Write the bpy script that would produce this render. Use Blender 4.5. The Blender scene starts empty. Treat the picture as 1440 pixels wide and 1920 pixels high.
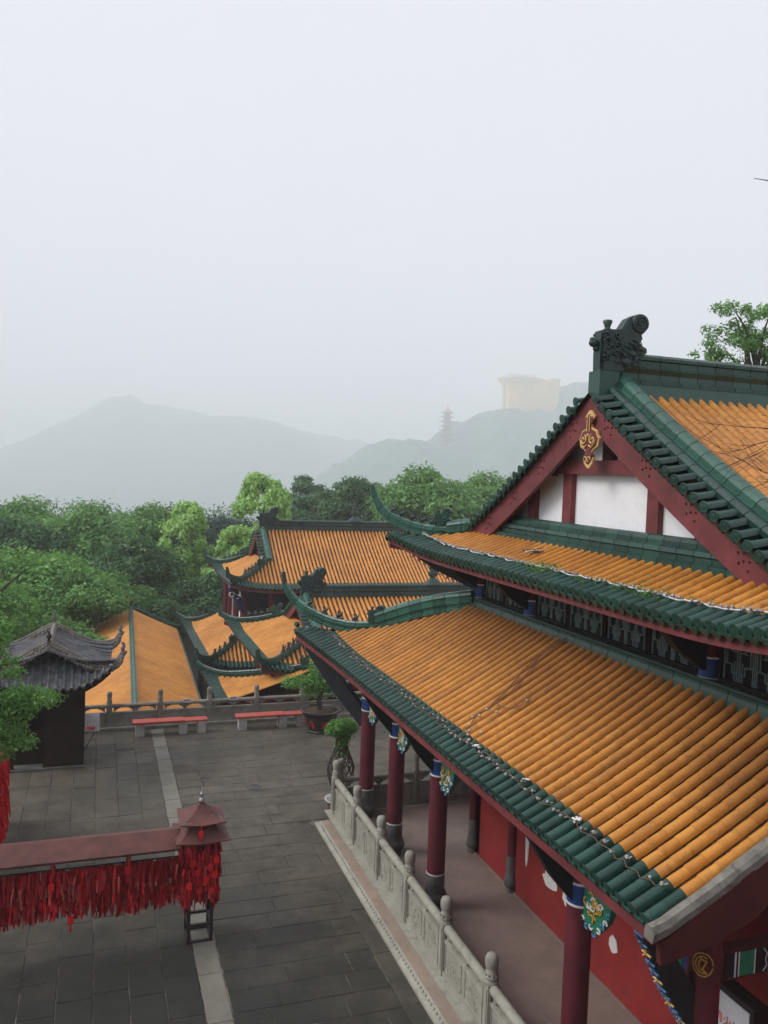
import bpy, math, random
import numpy as np
from mathutils import Matrix, Vector
from math import sin, cos, pi, radians, sqrt, atan2

random.seed(11)
rng = np.random.default_rng(5)
SC = bpy.context.scene
COL = SC.collection

# ------------------------------------------------------------------ camera, sky, sun, exposure
cam_data = bpy.data.cameras.new('camera')
cam = bpy.data.objects.new('camera', cam_data)
COL.objects.link(cam)
cam.matrix_world = Matrix(((0.9449, -0.0210, -0.3267, 0.0),
                           (-0.3252, 0.0545, -0.9441, 0.0),
                           (0.0376, 0.9983, 0.0447, 8.5),
                           (0, 0, 0, 1)))
cam_data.sensor_fit = 'VERTICAL'
cam_data.sensor_height = 36.0
cam_data.lens = 1550.0 / 1920.0 * 36.0
cam_data.clip_start = 0.05
cam_data.clip_end = 12000
SC.camera = cam

SUN_EL, SUN_AZ = radians(42), radians(-78)
world = bpy.data.worlds.new('World')
SC.world = world
world.use_nodes = True
wt = world.node_tree
wt.nodes.clear()
w_out = wt.nodes.new('ShaderNodeOutputWorld')
w_bg = wt.nodes.new('ShaderNodeBackground')
w_sky = wt.nodes.new('ShaderNodeTexSky')
w_sky.sky_type = 'NISHITA'
w_sky.sun_disc = False
w_sky.sun_elevation = SUN_EL
w_sky.sun_rotation = SUN_AZ
w_sky.air_density = 1.0
w_sky.dust_density = 5.0
w_bg.inputs['Strength'].default_value = 0.10
w_cloud = wt.nodes.new('ShaderNodeMix')
w_cloud.data_type = 'RGBA'
w_noise = wt.nodes.new('ShaderNodeTexNoise')
w_noise.inputs['Scale'].default_value = 1.6
w_noise.inputs['Detail'].default_value = 3
w_ramp = wt.nodes.new('ShaderNodeValToRGB')
w_ramp.color_ramp.elements[0].position = 0.3
w_ramp.color_ramp.elements[0].color = (5.85, 5.80, 6.45, 1)
w_ramp.color_ramp.elements[1].position = 0.7
w_ramp.color_ramp.elements[1].color = (6.05, 5.98, 6.6, 1)
w_cloud.inputs['Factor'].default_value = 0.93      # a closed layer of pale cloud over the sky
wt.links.new(w_noise.outputs['Fac'], w_ramp.inputs['Fac'])
wt.links.new(w_sky.outputs['Color'], w_cloud.inputs['A'])
wt.links.new(w_ramp.outputs['Color'], w_cloud.inputs['B'])
wt.links.new(w_cloud.outputs['Result'], w_bg.inputs['Color'])
wt.links.new(w_bg.outputs['Background'], w_out.inputs['Surface'])

sun_data = bpy.data.lights.new('sun', 'SUN')
sun_data.energy = 1.5
sun_data.angle = radians(28)
sun_data.color = (1.0, 0.97, 0.93)
sun = bpy.data.objects.new('sun', sun_data)
COL.objects.link(sun)
sun_dir = Vector((sin(SUN_AZ) * cos(SUN_EL), cos(SUN_AZ) * cos(SUN_EL), sin(SUN_EL)))
sun.rotation_euler = sun_dir.to_track_quat('Z', 'Y').to_euler()
sun.location = (0, 0, 60)

SC.view_settings.view_transform = 'Standard'
SC.view_settings.look = 'None'
SC.view_settings.exposure = 0.68
SC.view_settings.gamma = 1.0
SC.view_settings.use_curve_mapping = False
SC.render.engine = 'CYCLES'
SC.cycles.use_denoising = True
SC.cycles.max_bounces = 10
SC.cycles.diffuse_bounces = 3
SC.cycles.glossy_bounces = 2
SC.cycles.transmission_bounces = 2
SC.cycles.volume_bounces = 8
SC.cycles.transparent_max_bounces = 4
SC.cycles.caustics_reflective = False
SC.cycles.caustics_refractive = False

# ------------------------------------------------------------------ helpers
def sstep(x): 
    x = max(0.0, min(1.0, x)); return x * x * (3 - 2 * x)

class MB:
    """collects faces, built as one mesh"""
    def __init__(s): s.v = []; s.f = []; s.m = []; s.sm = []
    def add(s, vs, fs, mi=0, smooth=False):
        n = len(s.v); s.v.extend([tuple(p) for p in vs])
        for f in fs: s.f.append(tuple(i + n for i in f)); s.m.append(mi); s.sm.append(smooth)
        return s
    def box(s, lo, hi, mi=0):
        x0, y0, z0 = lo; x1, y1, z1 = hi
        vs = [(x0,y0,z0),(x1,y0,z0),(x1,y1,z0),(x0,y1,z0),(x0,y0,z1),(x1,y0,z1),(x1,y1,z1),(x0,y1,z1)]
        return s.add(vs, [(3,2,1,0),(4,5,6,7),(0,1,5,4),(1,2,6,5),(2,3,7,6),(3,0,4,7)], mi)
    def bar(s, p, q, w, h, mi=0, up=(0,0,1)):
        p, q = Vector(p), Vector(q); d = (q - p)
        if d.length < 1e-6: return s
        d.normalize(); u = Vector(up); sd = d.cross(u)
        if sd.length < 1e-4: sd = d.cross(Vector((1, 0, 0)))
        sd.normalize(); u = sd.cross(d).normalized()
        vs = []
        for c in (p, q):
            for a, b in ((-1,-1),(1,-1),(1,1),(-1,1)): vs.append(c + sd * (a * w / 2) + u * (b * h / 2))
        return s.add(vs, [(0,1,2,3),(7,6,5,4),(0,4,5,1),(1,5,6,2),(2,6,7,3),(3,7,4,0)], mi)
    def tube(s, pts, rad, n=6, mi=0, caps=True, smooth=True):
        pts = [Vector(p) for p in pts]
        if not hasattr(rad, '__len__'): rad = [rad] * len(pts)
        base = []; prev = None
        for i, p in enumerate(pts):
            d = (pts[min(i + 1, len(pts) - 1)] - pts[max(i - 1, 0)])
            d = d.normalized() if d.length > 1e-9 else Vector((0, 0, 1))
            if prev is None:
                a = d.cross(Vector((0, 0, 1)))
                if a.length < 0.05: a = d.cross(Vector((1, 0, 0)))
            else: a = prev - d * prev.dot(d)
            a.normalize(); prev = a; b = d.cross(a)
            for k in range(n):
                t = 2 * pi * k / n
                base.append(p + (a * cos(t) + b * sin(t)) * rad[i])
        fs = [(i*n+k, i*n+(k+1)%n, (i+1)*n+(k+1)%n, (i+1)*n+k) for i in range(len(pts)-1) for k in range(n)]
        s.add(base, fs, mi, smooth)
        if caps:
            s.add(base[:n], [tuple(range(n))[::-1]], mi); s.add(base[-n:], [tuple(range(n))], mi)
        return s
    def lathe(s, prof, c=(0,0,0), n=12, mi=0, smooth=True, M=None):
        vs = []
        for r, z in prof:
            for k in range(n):
                t = 2 * pi * k / n; v = Vector((r * cos(t), r * sin(t), z))
                if M is not None: v = M @ v
                vs.append(v + Vector(c))
        fs = [(i*n+k, i*n+(k+1)%n, (i+1)*n+(k+1)%n, (i+1)*n+k) for i in range(len(prof)-1) for k in range(n)]
        s.add(vs, fs, mi, smooth)
        if prof[0][0] > 1e-4: s.add(vs[:n], [tuple(range(n))[::-1]], mi)
        if prof[-1][0] > 1e-4: s.add(vs[-n:], [tuple(range(n))], mi)
        return s
    def prism(s, poly, fn, d0, d1, mi=0):
        """poly: list of 2d points; fn(a,b,d)->3d"""
        n = len(poly)
        vs = [fn(a, b, d0) for a, b in poly] + [fn(a, b, d1) for a, b in poly]
        s.add(vs, [tuple(range(n))[::-1], tuple(range(n, 2*n))] + [(i, (i+1)%n, n+(i+1)%n, n+i) for i in range(n)], mi)
        return s
    def ball(s, c, r, n=8, m=5, mi=0):
        r = r if hasattr(r, '__len__') else (r, r, r); c = Vector(c)
        vs = []
        for i in range(m + 1):
            t = pi * i / m
            for k in range(n):
                q = 2 * pi * k / n
                vs.append((c[0] + r[0]*sin(t)*cos(q), c[1] + r[1]*sin(t)*sin(q), c[2] + r[2]*cos(t)))
        fs = [(i*n+k, (i+1)*n+k, (i+1)*n+(k+1)%n, i*n+(k+1)%n) for i in range(m) for k in range(n)]
        return s.add(vs, fs, mi, True)
    def mesh(s, name, mats):
        me = bpy.data.meshes.new(name)
        me.from_pydata(s.v, [], s.f)
        for m in (mats if isinstance(mats, (list, tuple)) else [mats]): me.materials.append(m)
        if s.f:
            me.polygons.foreach_set('material_index', s.m)
            me.polygons.foreach_set('use_smooth', s.sm)
        me.update()
        return me
    def build(s, name, mats, parent=None, kind=None, loc=None):
        return link(name, s.mesh(name, mats), parent, kind, loc)

def link(name, me, parent=None, kind=None, M=None):
    o = bpy.data.objects.new(name, me); COL.objects.link(o)
    if parent is not None: o.parent = parent
    if kind: o['kind'] = kind
    if M is not None:
        if isinstance(M, Matrix): o.matrix_local = M
        else: o.location = M
    return o

def tag(o, label, cat, group=None):
    o['label'] = label; o['category'] = cat
    if group: o['group'] = group
    return o
def thing(name, label, cat, loc=(0, 0, 0), group=None, rz=0):
    o = bpy.data.objects.new(name, None); COL.objects.link(o)
    o.location = loc; o.rotation_euler = (0, 0, rz)
    return tag(o, label, cat, group)
def copy_tree(o, parent=None):
    c = o.copy(); COL.objects.link(c)
    if parent is not None: c.parent = parent
    for ch in list(o.children): copy_tree(ch, c)
    return c

# ------------------------------------------------------------------ materials
def nodes(name):
    m = bpy.data.materials.new(name); m.use_nodes = True
    nt = m.node_tree; b = nt.nodes['Principled BSDF']
    return m, nt, b
def ramp(nt, fac, stops, interp='LINEAR'):
    r = nt.nodes.new('ShaderNodeValToRGB'); cr = r.color_ramp; cr.interpolation = interp
    while len(cr.elements) < len(stops): cr.elements.new(0.5)
    for e, (p, c) in zip(cr.elements, stops): e.position = p; e.color = (*c, 1) if len(c) == 3 else c
    nt.links.new(fac, r.inputs['Fac']); return r.outputs['Color']
def noise(nt, scale, detail=4, rough=0.55, vec=None, dist=0.0, sc3=None):
    n = nt.nodes.new('ShaderNodeTexNoise'); n.inputs['Scale'].default_value = scale
    n.inputs['Detail'].default_value = detail; n.inputs['Roughness'].default_value = rough
    n.inputs['Distortion'].default_value = dist
    if vec is None:
        g = nt.nodes.new('ShaderNodeNewGeometry'); vec = g.outputs['Position']
    if sc3:
        mp = nt.nodes.new('ShaderNodeMapping'); mp.inputs['Scale'].default_value = sc3
        nt.links.new(vec, mp.inputs['Vector']); vec = mp.outputs['Vector']
    nt.links.new(vec, n.inputs['Vector']); return n.outputs['Fac']
def mixc(nt, fac, a, b, mode='MIX'):
    m = nt.nodes.new('ShaderNodeMix'); m.data_type = 'RGBA'; m.blend_type = mode
    for sock, val in ((m.inputs['Factor'], fac), (m.inputs['A'], a), (m.inputs['B'], b)):
        if isinstance(val, (int, float)): sock.default_value = val
        elif isinstance(val, tuple): sock.default_value = (*val, 1) if len(val) == 3 else val
        else: nt.links.new(val, sock)
    return m.outputs['Result']
def mathn(nt, op, a, b=0.0):
    m = nt.nodes.new('ShaderNodeMath'); m.operation = op
    for sock, val in ((m.inputs[0], a), (m.inputs[1], b)):
        if isinstance(val, (int, float)): sock.default_value = val
        else: nt.links.new(val, sock)
    return m.outputs[0]
def bump(nt, b, h, strength=0.3, dist=0.01):
    bp = nt.nodes.new('ShaderNodeBump'); bp.inputs['Strength'].default_value = strength
    bp.inputs['Distance'].default_value = dist
    nt.links.new(h, bp.inputs['Height']); nt.links.new(bp.outputs['Normal'], b.inputs['Normal'])
def rnd(nt):
    g = nt.nodes.new('ShaderNodeNewGeometry'); o = nt.nodes.new('ShaderNodeObjectInfo')
    return mathn(nt, 'FRACT', mathn(nt, 'ADD', g.outputs['Random Per Island'], o.outputs['Random']))

def mat_simple(name, col, rough=0.7, var=0.15, scale=3.0, dirt=None, dirt_amt=0.35, bmp=0.15, bscale=40, metal=0.0, island=0.0):
    m, nt, b = nodes(name)
    lo = tuple(c * (1 - var) for c in col); hi = tuple(min(1, c * (1 + var)) for c in col)
    c = ramp(nt, noise(nt, scale, 5), [(0.3, lo), (0.7, hi)])
    if island:
        k = ramp(nt, rnd(nt), [(0.0, (1 - island,) * 3), (1.0, (1 + island,) * 3)])
        c = mixc(nt, 1.0, c, k, 'MULTIPLY')
    if dirt:
        f = ramp(nt, noise(nt, scale * 2.3, 6, 0.7), [(0.52 if dirt_amt < 1 else 0.36, (0, 0, 0)), (0.72 if dirt_amt < 1 else 0.58, (dirt_amt,) * 3)])
        c = mixc(nt, f, c, dirt)
    nt.links.new(c, b.inputs['Base Color'])
    b.inputs['Roughness'].default_value = rough; b.inputs['Metallic'].default_value = metal
    b.inputs['Specular IOR Level'].default_value = 0.15 if rough > 0.6 else 0.4
    if bmp: bump(nt, b, noise(nt, bscale, 3), bmp, 0.01)
    return m

def mat_glaze(name, lo, mid, hi, grime, grime_amt, rough, soot=False):
    m, nt, b = nodes(name)
    c = ramp(nt, rnd(nt), [(0.0, lo), (0.45, mid), (1.0, hi)])
    big = noise(nt, 0.45, 4, 0.6)
    c = mixc(nt, ramp(nt, big, [(0.42, (0, 0, 0)), (0.66, (0.6,) * 3)]), c, (mid[0] * .62, mid[1] * .55, mid[2] * .55))
    f = ramp(nt, noise(nt, 9, 6, 0.7), [(0.5, (0, 0, 0)), (0.75, (grime_amt,) * 3)])
    c = mixc(nt, f, c, grime)
    f2 = ramp(nt, noise(nt, 60, 3, 0.7), [(0.62, (0, 0, 0)), (0.72, (grime_amt * 0.9,) * 3)])
    c = mixc(nt, f2, c, grime)
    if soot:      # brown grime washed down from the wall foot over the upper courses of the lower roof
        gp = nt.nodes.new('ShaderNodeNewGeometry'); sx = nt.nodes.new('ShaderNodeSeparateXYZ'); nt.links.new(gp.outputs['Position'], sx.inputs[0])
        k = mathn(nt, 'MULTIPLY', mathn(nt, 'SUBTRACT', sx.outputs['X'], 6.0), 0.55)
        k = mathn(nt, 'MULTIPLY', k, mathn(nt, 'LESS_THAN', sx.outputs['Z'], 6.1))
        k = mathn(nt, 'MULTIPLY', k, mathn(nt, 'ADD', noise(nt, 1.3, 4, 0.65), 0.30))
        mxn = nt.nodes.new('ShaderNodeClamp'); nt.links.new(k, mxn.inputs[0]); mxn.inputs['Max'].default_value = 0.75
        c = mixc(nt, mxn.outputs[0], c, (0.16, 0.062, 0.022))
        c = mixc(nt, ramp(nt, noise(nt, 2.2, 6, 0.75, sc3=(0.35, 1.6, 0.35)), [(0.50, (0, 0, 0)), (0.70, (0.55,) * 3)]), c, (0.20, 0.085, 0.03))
    nt.links.new(c, b.inputs['Base Color'])
    rr = ramp(nt, noise(nt, 14, 3), [(0.3, (rough,) * 3), (0.7, (rough + 0.25,) * 3)])
    nt.links.new(rr, b.inputs['Roughness'])
    bump(nt, b, noise(nt, 35, 3), 0.12, 0.01)
    return m

M = {}
M['yellow'] = mat_glaze('yellow_glaze', (0.56, 0.225, 0.028), (0.61, 0.255, 0.034), (0.67, 0.295, 0.046), (0.15, 0.07, 0.025), 0.5, 0.38, True)
M['yellow_bright'] = mat_glaze('bright_yellow_glaze', (0.62, 0.26, 0.045), (0.68, 0.30, 0.052), (0.74, 0.34, 0.070), (0.20, 0.08, 0.03), 0.35, 0.5)
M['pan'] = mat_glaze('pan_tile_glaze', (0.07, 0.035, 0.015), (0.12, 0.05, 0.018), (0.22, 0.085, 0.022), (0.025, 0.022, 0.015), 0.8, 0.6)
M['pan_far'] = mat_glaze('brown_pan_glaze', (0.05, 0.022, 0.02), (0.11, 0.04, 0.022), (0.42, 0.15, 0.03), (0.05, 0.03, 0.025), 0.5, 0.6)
M['green'] = mat_glaze('green_glaze', (0.007, 0.042, 0.030), (0.011, 0.058, 0.041), (0.020, 0.085, 0.060), (0.035, 0.045, 0.035), 0.55, 0.25)
M['green_l'] = mat_glaze('worn_green_glaze', (0.016, 0.078, 0.056), (0.024, 0.105, 0.074), (0.040, 0.145, 0.105), (0.05, 0.07, 0.05), 0.5, 0.22)
M['green_d'] = mat_glaze('dark_green_glaze', (0.013, 0.036, 0.034), (0.020, 0.050, 0.046), (0.032, 0.070, 0.063), (0.06, 0.07, 0.06), 0.5, 0.4)
M['gray_tile'] = mat_glaze('grey_clay_tile', (0.085, 0.09, 0.097), (0.12, 0.125, 0.132), (0.18, 0.185, 0.19), (0.20, 0.19, 0.16), 0.35, 0.8)
M['gray_edge'] = mat_simple('lichen_grey_mortar', (0.20, 0.19, 0.165), 0.95, 0.35, 5, (0.06, 0.06, 0.055), 0.8, 0.5, 18)
M['column'] = mat_simple('dark_red_lacquer', (0.115, 0.017, 0.026), 0.5, 0.28, 2.2, (0.05, 0.022, 0.022), 0.7, 0.08, 25)
M['red_wall'] = mat_simple('red_plaster', (0.27, 0.032, 0.030), 0.9, 0.22, 1.1, (0.14, 0.04, 0.035), 0.75, 0.25, 60)
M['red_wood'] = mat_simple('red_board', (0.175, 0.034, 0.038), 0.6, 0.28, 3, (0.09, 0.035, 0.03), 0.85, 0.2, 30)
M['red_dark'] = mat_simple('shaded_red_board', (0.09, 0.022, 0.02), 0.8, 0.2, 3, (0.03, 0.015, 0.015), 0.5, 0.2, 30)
M['white'] = mat_simple('white_plaster', (0.88, 0.88, 0.90), 0.9, 0.03, 2, (0.50, 0.50, 0.48), 0.25, 0.15, 25)
M['white_patch'] = mat_simple('white_filler_patch', (0.72, 0.70, 0.66), 0.9, 0.04, 5, None, 0, 0.3, 40)
M['white_paint'] = mat_simple('white_line_paint', (0.66, 0.67, 0.69), 0.6, 0.05, 8, (0.4, 0.4, 0.4), 0.3, 0)
M['blue'] = mat_simple('blue_paint', (0.012, 0.05, 0.19), 0.5, 0.2, 6, (0.01, 0.02, 0.06), 0.4, 0.05)
M['blue_l'] = mat_simple('light_blue_paint', (0.07, 0.22, 0.42), 0.6, 0.25, 12, (0.02, 0.08, 0.2), 0.5, 0)
M['teal'] = mat_simple('green_paint', (0.015, 0.17, 0.095), 0.6, 0.2, 8, (0.01, 0.05, 0.04), 0.4, 0)
M['gold'] = mat_simple('gold_paint', (0.55, 0.30, 0.045), 0.5, 0.25, 15, (0.2, 0.1, 0.03), 0.5, 0.2, 40)
M['gold_pale'] = mat_simple('pale_gold_paint', (0.72, 0.48, 0.17), 0.55, 0.15, 12, (0.4, 0.2, 0.08), 0.4, 0.1)
M['black'] = mat_simple('dark_interior', (0.010, 0.011, 0.014), 0.6, 0.3, 4, None, 0, 0)
M['lattice'] = mat_simple('grey_green_lattice_paint', (0.19, 0.27, 0.27), 0.7, 0.2, 8, None, 0, 0)
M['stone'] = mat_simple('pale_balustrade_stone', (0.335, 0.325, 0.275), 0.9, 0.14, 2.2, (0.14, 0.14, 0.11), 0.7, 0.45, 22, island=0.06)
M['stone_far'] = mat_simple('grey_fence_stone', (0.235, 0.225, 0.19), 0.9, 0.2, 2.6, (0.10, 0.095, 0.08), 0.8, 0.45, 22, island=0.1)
M['stone_pink'] = mat_simple('pink_plinth_stone', (0.34, 0.27, 0.22), 0.9, 0.12, 2, (0.2, 0.17, 0.13), 0.5, 0.3, 25)
M['stone_dark'] = mat_simple('dark_pedestal_stone', (0.13, 0.125, 0.12), 0.85, 0.3, 5, (0.05, 0.05, 0.05), 0.6, 0.4, 25)
M['metal_brown'] = mat_simple('rusty_brown_sheet', (0.115, 0.040, 0.032), 0.55, 0.3, 3, (0.05, 0.03, 0.028), 0.6, 0.15, 30, metal=0.0)
M['iron'] = mat_simple('black_iron', (0.025, 0.023, 0.024), 0.5, 0.3, 8, (0.08, 0.04, 0.03), 0.4, 0.1, 40)
M['steel'] = mat_simple('bright_steel', (0.55, 0.55, 0.56), 0.22, 0.1, 8, None, 0, 0, metal=1.0)
M['red_cloth'] = mat_simple('red_ribbon_cloth', (0.44, 0.007, 0.018), 0.6, 0.3, 9, (0.10, 0.004, 0.008), 0.5, 0.1, 50, island=0.55)
M['red_bright'] = mat_simple('bright_red_plastic', (0.62, 0.012, 0.02), 0.35, 0.15, 9, None, 0, 0, island=0.25)
M['pink_cloth'] = mat_simple('faded_pink_ribbon', (0.46, 0.085, 0.075), 0.7, 0.25, 9, None, 0, 0, island=0.3)
M['bench_red'] = mat_simple('red_bench_paint', (0.42, 0.075, 0.055), 0.6, 0.15, 6, (0.25, 0.10, 0.08), 0.5, 0.1, 30)
M['concrete'] = mat_simple('grey_concrete', (0.40, 0.39, 0.36), 0.95, 0.15, 5, (0.15, 0.15, 0.14), 0.5, 0.3, 30)
M['wood_gray'] = mat_simple('weathered_grey_plank', (0.36, 0.33, 0.32), 0.85, 0.15, 7, (0.2, 0.18, 0.17), 0.5, 0.2, 30)
M['wood_dark'] = mat_simple('dark_brown_board', (0.028, 0.015, 0.012), 0.7, 0.35, 3, (0.03, 0.02, 0.016), 0.4, 0.2, 25)
M['pot_dark'] = mat_simple('dark_glazed_pot', (0.04, 0.035, 0.033), 0.4, 0.3, 6, (0.10, 0.09, 0.08), 0.4, 0.1)
M['soil'] = mat_simple('brown_soil', (0.085, 0.058, 0.04), 0.95, 0.3, 12, None, 0, 0.6, 50)
M['bark'] = mat_simple('grey_bark', (0.075, 0.062, 0.05), 0.95, 0.35, 6, (0.03, 0.027, 0.022), 0.5, 0.6, 25)
M['twig'] = mat_simple('dark_twig', (0.055, 0.045, 0.04), 0.9, 0.3, 8, None, 0, 0)
M['yellow_wall'] = mat_simple('cream_yellow_concrete', (0.92, 0.62, 0.20), 0.9, 0.08, 0.08, (0.55, 0.42, 0.24), 0.5, 0)
M['grime_red'] = mat_simple('dull_orange_brick', (0.28, 0.10, 0.06), 0.9, 0.2, 1)
M['bulb'] = mat_simple('frosted_white_lamp', (0.50, 0.47, 0.45), 0.25, 0.1, 20, None, 0, 0, island=0.2)
M['clip'] = mat_simple('brown_lamp_cord', (0.16, 0.09, 0.07), 0.6, 0.3, 20, None, 0, 0)
M['clay'] = mat_simple('brown_clay_pot', (0.10, 0.055, 0.04), 0.5, 0.3, 6, (0.2, 0.17, 0.14), 0.5, 0.1)

def mat_floor(name, base, warm, stain, wet, light):
    m, nt, b = nodes(name)
    b.inputs['Specular IOR Level'].default_value = 0.25
    c = ramp(nt, rnd(nt), [(0.0, tuple(x * 0.88 for x in base)), (0.5, base), (1.0, tuple((x + y) / 2 for x, y in zip(warm, base)))])
    c = mixc(nt, ramp(nt, noise(nt, 2.5, 6, 0.7, dist=0.4), [(0.36, (0, 0, 0)), (0.70, (0.85,) * 3)]), c, stain)
    c = mixc(nt, ramp(nt, noise(nt, 0.9, 5, 0.7, dist=0.8), [(0.45, (0, 0, 0)), (0.75, (0.6,) * 3)]), c, warm)
    c = mixc(nt, ramp(nt, noise(nt, 0.35, 4, 0.6), [(0.42, (0, 0, 0)), (0.62, (0.65,) * 3)]), c, wet)
    c = mixc(nt, ramp(nt, noise(nt, 16, 5, 0.8), [(0.60, (0, 0, 0)), (0.78, (0.45,) * 3)]), c, light)
    nt.links.new(c, b.inputs['Base Color'])
    rr = ramp(nt, noise(nt, 0.5, 4), [(0.35, (0.55,) * 3), (0.7, (0.9,) * 3)])
    if name.startswith('grey'):      # damp, algae-dark patch, with near-left shade painted into the same darkening
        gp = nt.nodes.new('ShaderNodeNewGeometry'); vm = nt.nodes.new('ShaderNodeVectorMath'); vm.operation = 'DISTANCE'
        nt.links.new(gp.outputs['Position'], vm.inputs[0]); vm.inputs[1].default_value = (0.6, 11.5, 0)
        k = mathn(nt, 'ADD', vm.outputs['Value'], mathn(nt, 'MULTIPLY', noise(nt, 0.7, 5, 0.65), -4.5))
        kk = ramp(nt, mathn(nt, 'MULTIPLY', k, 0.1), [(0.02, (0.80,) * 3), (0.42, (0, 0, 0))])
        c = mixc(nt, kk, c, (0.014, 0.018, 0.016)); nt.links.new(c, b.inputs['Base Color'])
    nt.links.new(rr, b.inputs['Roughness'])
    bump(nt, b, noise(nt, 22, 5, 0.7), 0.45, 0.01)
    return m
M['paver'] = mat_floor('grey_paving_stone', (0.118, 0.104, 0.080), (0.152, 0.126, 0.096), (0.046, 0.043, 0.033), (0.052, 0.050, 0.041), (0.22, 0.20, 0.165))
M['joint'] = mat_simple('pale_sandy_joint', (0.20, 0.185, 0.155), 0.95, 0.6, 1.1, (0.045, 0.042, 0.034), 1.0, 0.4, 25)
M['paver_light'] = mat_floor('pale_strip_stone', (0.22, 0.21, 0.17), (0.24, 0.225, 0.185), (0.14, 0.135, 0.112), (0.13, 0.125, 0.105), (0.30, 0.28, 0.24))
M['edge'] = mat_floor('stained_beige_edge_stone', (0.12, 0.105, 0.082), (0.14, 0.115, 0.09), (0.045, 0.045, 0.036), (0.04, 0.042, 0.034), (0.22, 0.20, 0.16))
M['porch'] = mat_floor('pinkish_porch_floor', (0.27, 0.205, 0.175), (0.28, 0.21, 0.18), (0.17, 0.135, 0.12), (0.20, 0.145, 0.13), (0.34, 0.27, 0.24))

def mat_leaf(name, dark, mid, light, trans=0.35):
    m = bpy.data.materials.new(name); m.use_nodes = True; nt = m.node_tree
    nt.nodes.clear(); out = nt.nodes.new('ShaderNodeOutputMaterial')
    c = ramp(nt, rnd(nt), [(0.0, dark), (0.55, mid), (1.0, light)])
    c2 = mixc(nt, ramp(nt, noise(nt, 0.5, 3), [(0.35, (0, 0, 0)), (0.7, (0.5,) * 3)]), c, dark)
    d = nt.nodes.new('ShaderNodeBsdfDiffuse'); t = nt.nodes.new('ShaderNodeBsdfTranslucent')
    g = nt.nodes.new('ShaderNodeBsdfGlossy'); g.inputs['Roughness'].default_value = 0.45
    g.inputs['Color'].default_value = (0.6, 0.7, 0.65, 1)
    mx = nt.nodes.new('ShaderNodeMixShader'); mx.inputs[0].default_value = trans
    mg = nt.nodes.new('ShaderNodeMixShader'); mg.inputs[0].default_value = 0.05
    nt.links.new(c2, d.inputs['Color'])
    nt.links.new(mixc(nt, 0.5, c2, light), t.inputs['Color'])
    nt.links.new(d.outputs[0], mx.inputs[1]); nt.links.new(t.outputs[0], mx.inputs[2])
    nt.links.new(mx.outputs[0], mg.inputs[1]); nt.links.new(g.outputs[0], mg.inputs[2])
    nt.links.new(mg.outputs[0], out.inputs['Surface'])
    return m
M['leaf_mid'] = mat_leaf('mid_green_leaf', (0.061, 0.163, 0.037), (0.159, 0.339, 0.079), (0.281, 0.528, 0.134))
M['leaf_dark'] = mat_leaf('dark_green_leaf', (0.029, 0.088, 0.030), (0.071, 0.176, 0.056), (0.134, 0.276, 0.091))
M['leaf_blue'] = mat_leaf('deep_green_needle', (0.018, 0.050, 0.036), (0.034, 0.08, 0.055), (0.05, 0.11, 0.075))
M['leaf_bright'] = mat_leaf('yellow_green_leaf', (0.207, 0.427, 0.073), (0.390, 0.679, 0.171), (0.610, 0.800, 0.329), 0.4)
M['leaf_near'] = mat_leaf('fresh_green_leaf', (0.049, 0.163, 0.024), (0.146, 0.352, 0.061), (0.305, 0.565, 0.122), 0.4)
M['grass'] = mat_simple('undergrowth', (0.03, 0.06, 0.025), 0.95, 0.4, 0.3, (0.02, 0.03, 0.015), 0.5, 0.5, 2)
M['hill'] = mat_simple('wooded_hill', (0.06, 0.14, 0.11), 0.95, 0.35, 0.05, (0.02, 0.035, 0.025), 0.5, 0)

# ------------------------------------------------------------------ terrain
def grid(name, x0, x1, y0, y1, nx, ny, h, mat):
    xs = np.linspace(x0, x1, nx); ys = np.linspace(y0, y1, ny)
    X, Y = np.meshgrid(xs, ys); Z = h(X, Y)
    v = np.stack([X.ravel(), Y.ravel(), Z.ravel()], 1)
    i = np.arange(nx * ny).reshape(ny, nx)
    f = np.stack([i[:-1, :-1].ravel(), i[:-1, 1:].ravel(), i[1:, 1:].ravel(), i[1:, :-1].ravel()], 1)
    me = bpy.data.meshes.new(name); me.from_pydata(v.tolist(), [], f.tolist())
    me.materials.append(mat); me.polygons.foreach_set('use_smooth', [True] * len(f)); me.update()
    return link(name, me, None, 'structure')

def vnoise(X, Y, s, seed):
    r = np.random.default_rng(seed); T = r.random((64, 64))
    gx, gy = X / s, Y / s
    ix, iy = np.floor(gx).astype(int), np.floor(gy).astype(int); fx, fy = gx - ix, gy - iy
    fx, fy = fx * fx * (3 - 2 * fx), fy * fy * (3 - 2 * fy)
    g = lambda a, b: T[a % 64, b % 64]
    return (g(ix, iy) * (1 - fx) + g(ix + 1, iy) * fx) * (1 - fy) + (g(ix, iy + 1) * (1 - fx) + g(ix + 1, iy + 1) * fx) * fy

BASE = -9.0
def ground_h(X, Y):
    z = np.full_like(X, BASE) + 2.5 * vnoise(X, Y, 60, 3) - 1.2
    t = np.clip((Y - 140) / 420, 0, 1); z = z - 112 * t * t * (3 - 2 * t)      # the land drops into a deep valley
    z = np.where((Y < 30) & (Y > -40) & (np.abs(X) < 60), BASE, z)
    return z
grid('ground', -4200, 5400, -1200, 5200, 220, 240, ground_h, M['grass'])

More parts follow.
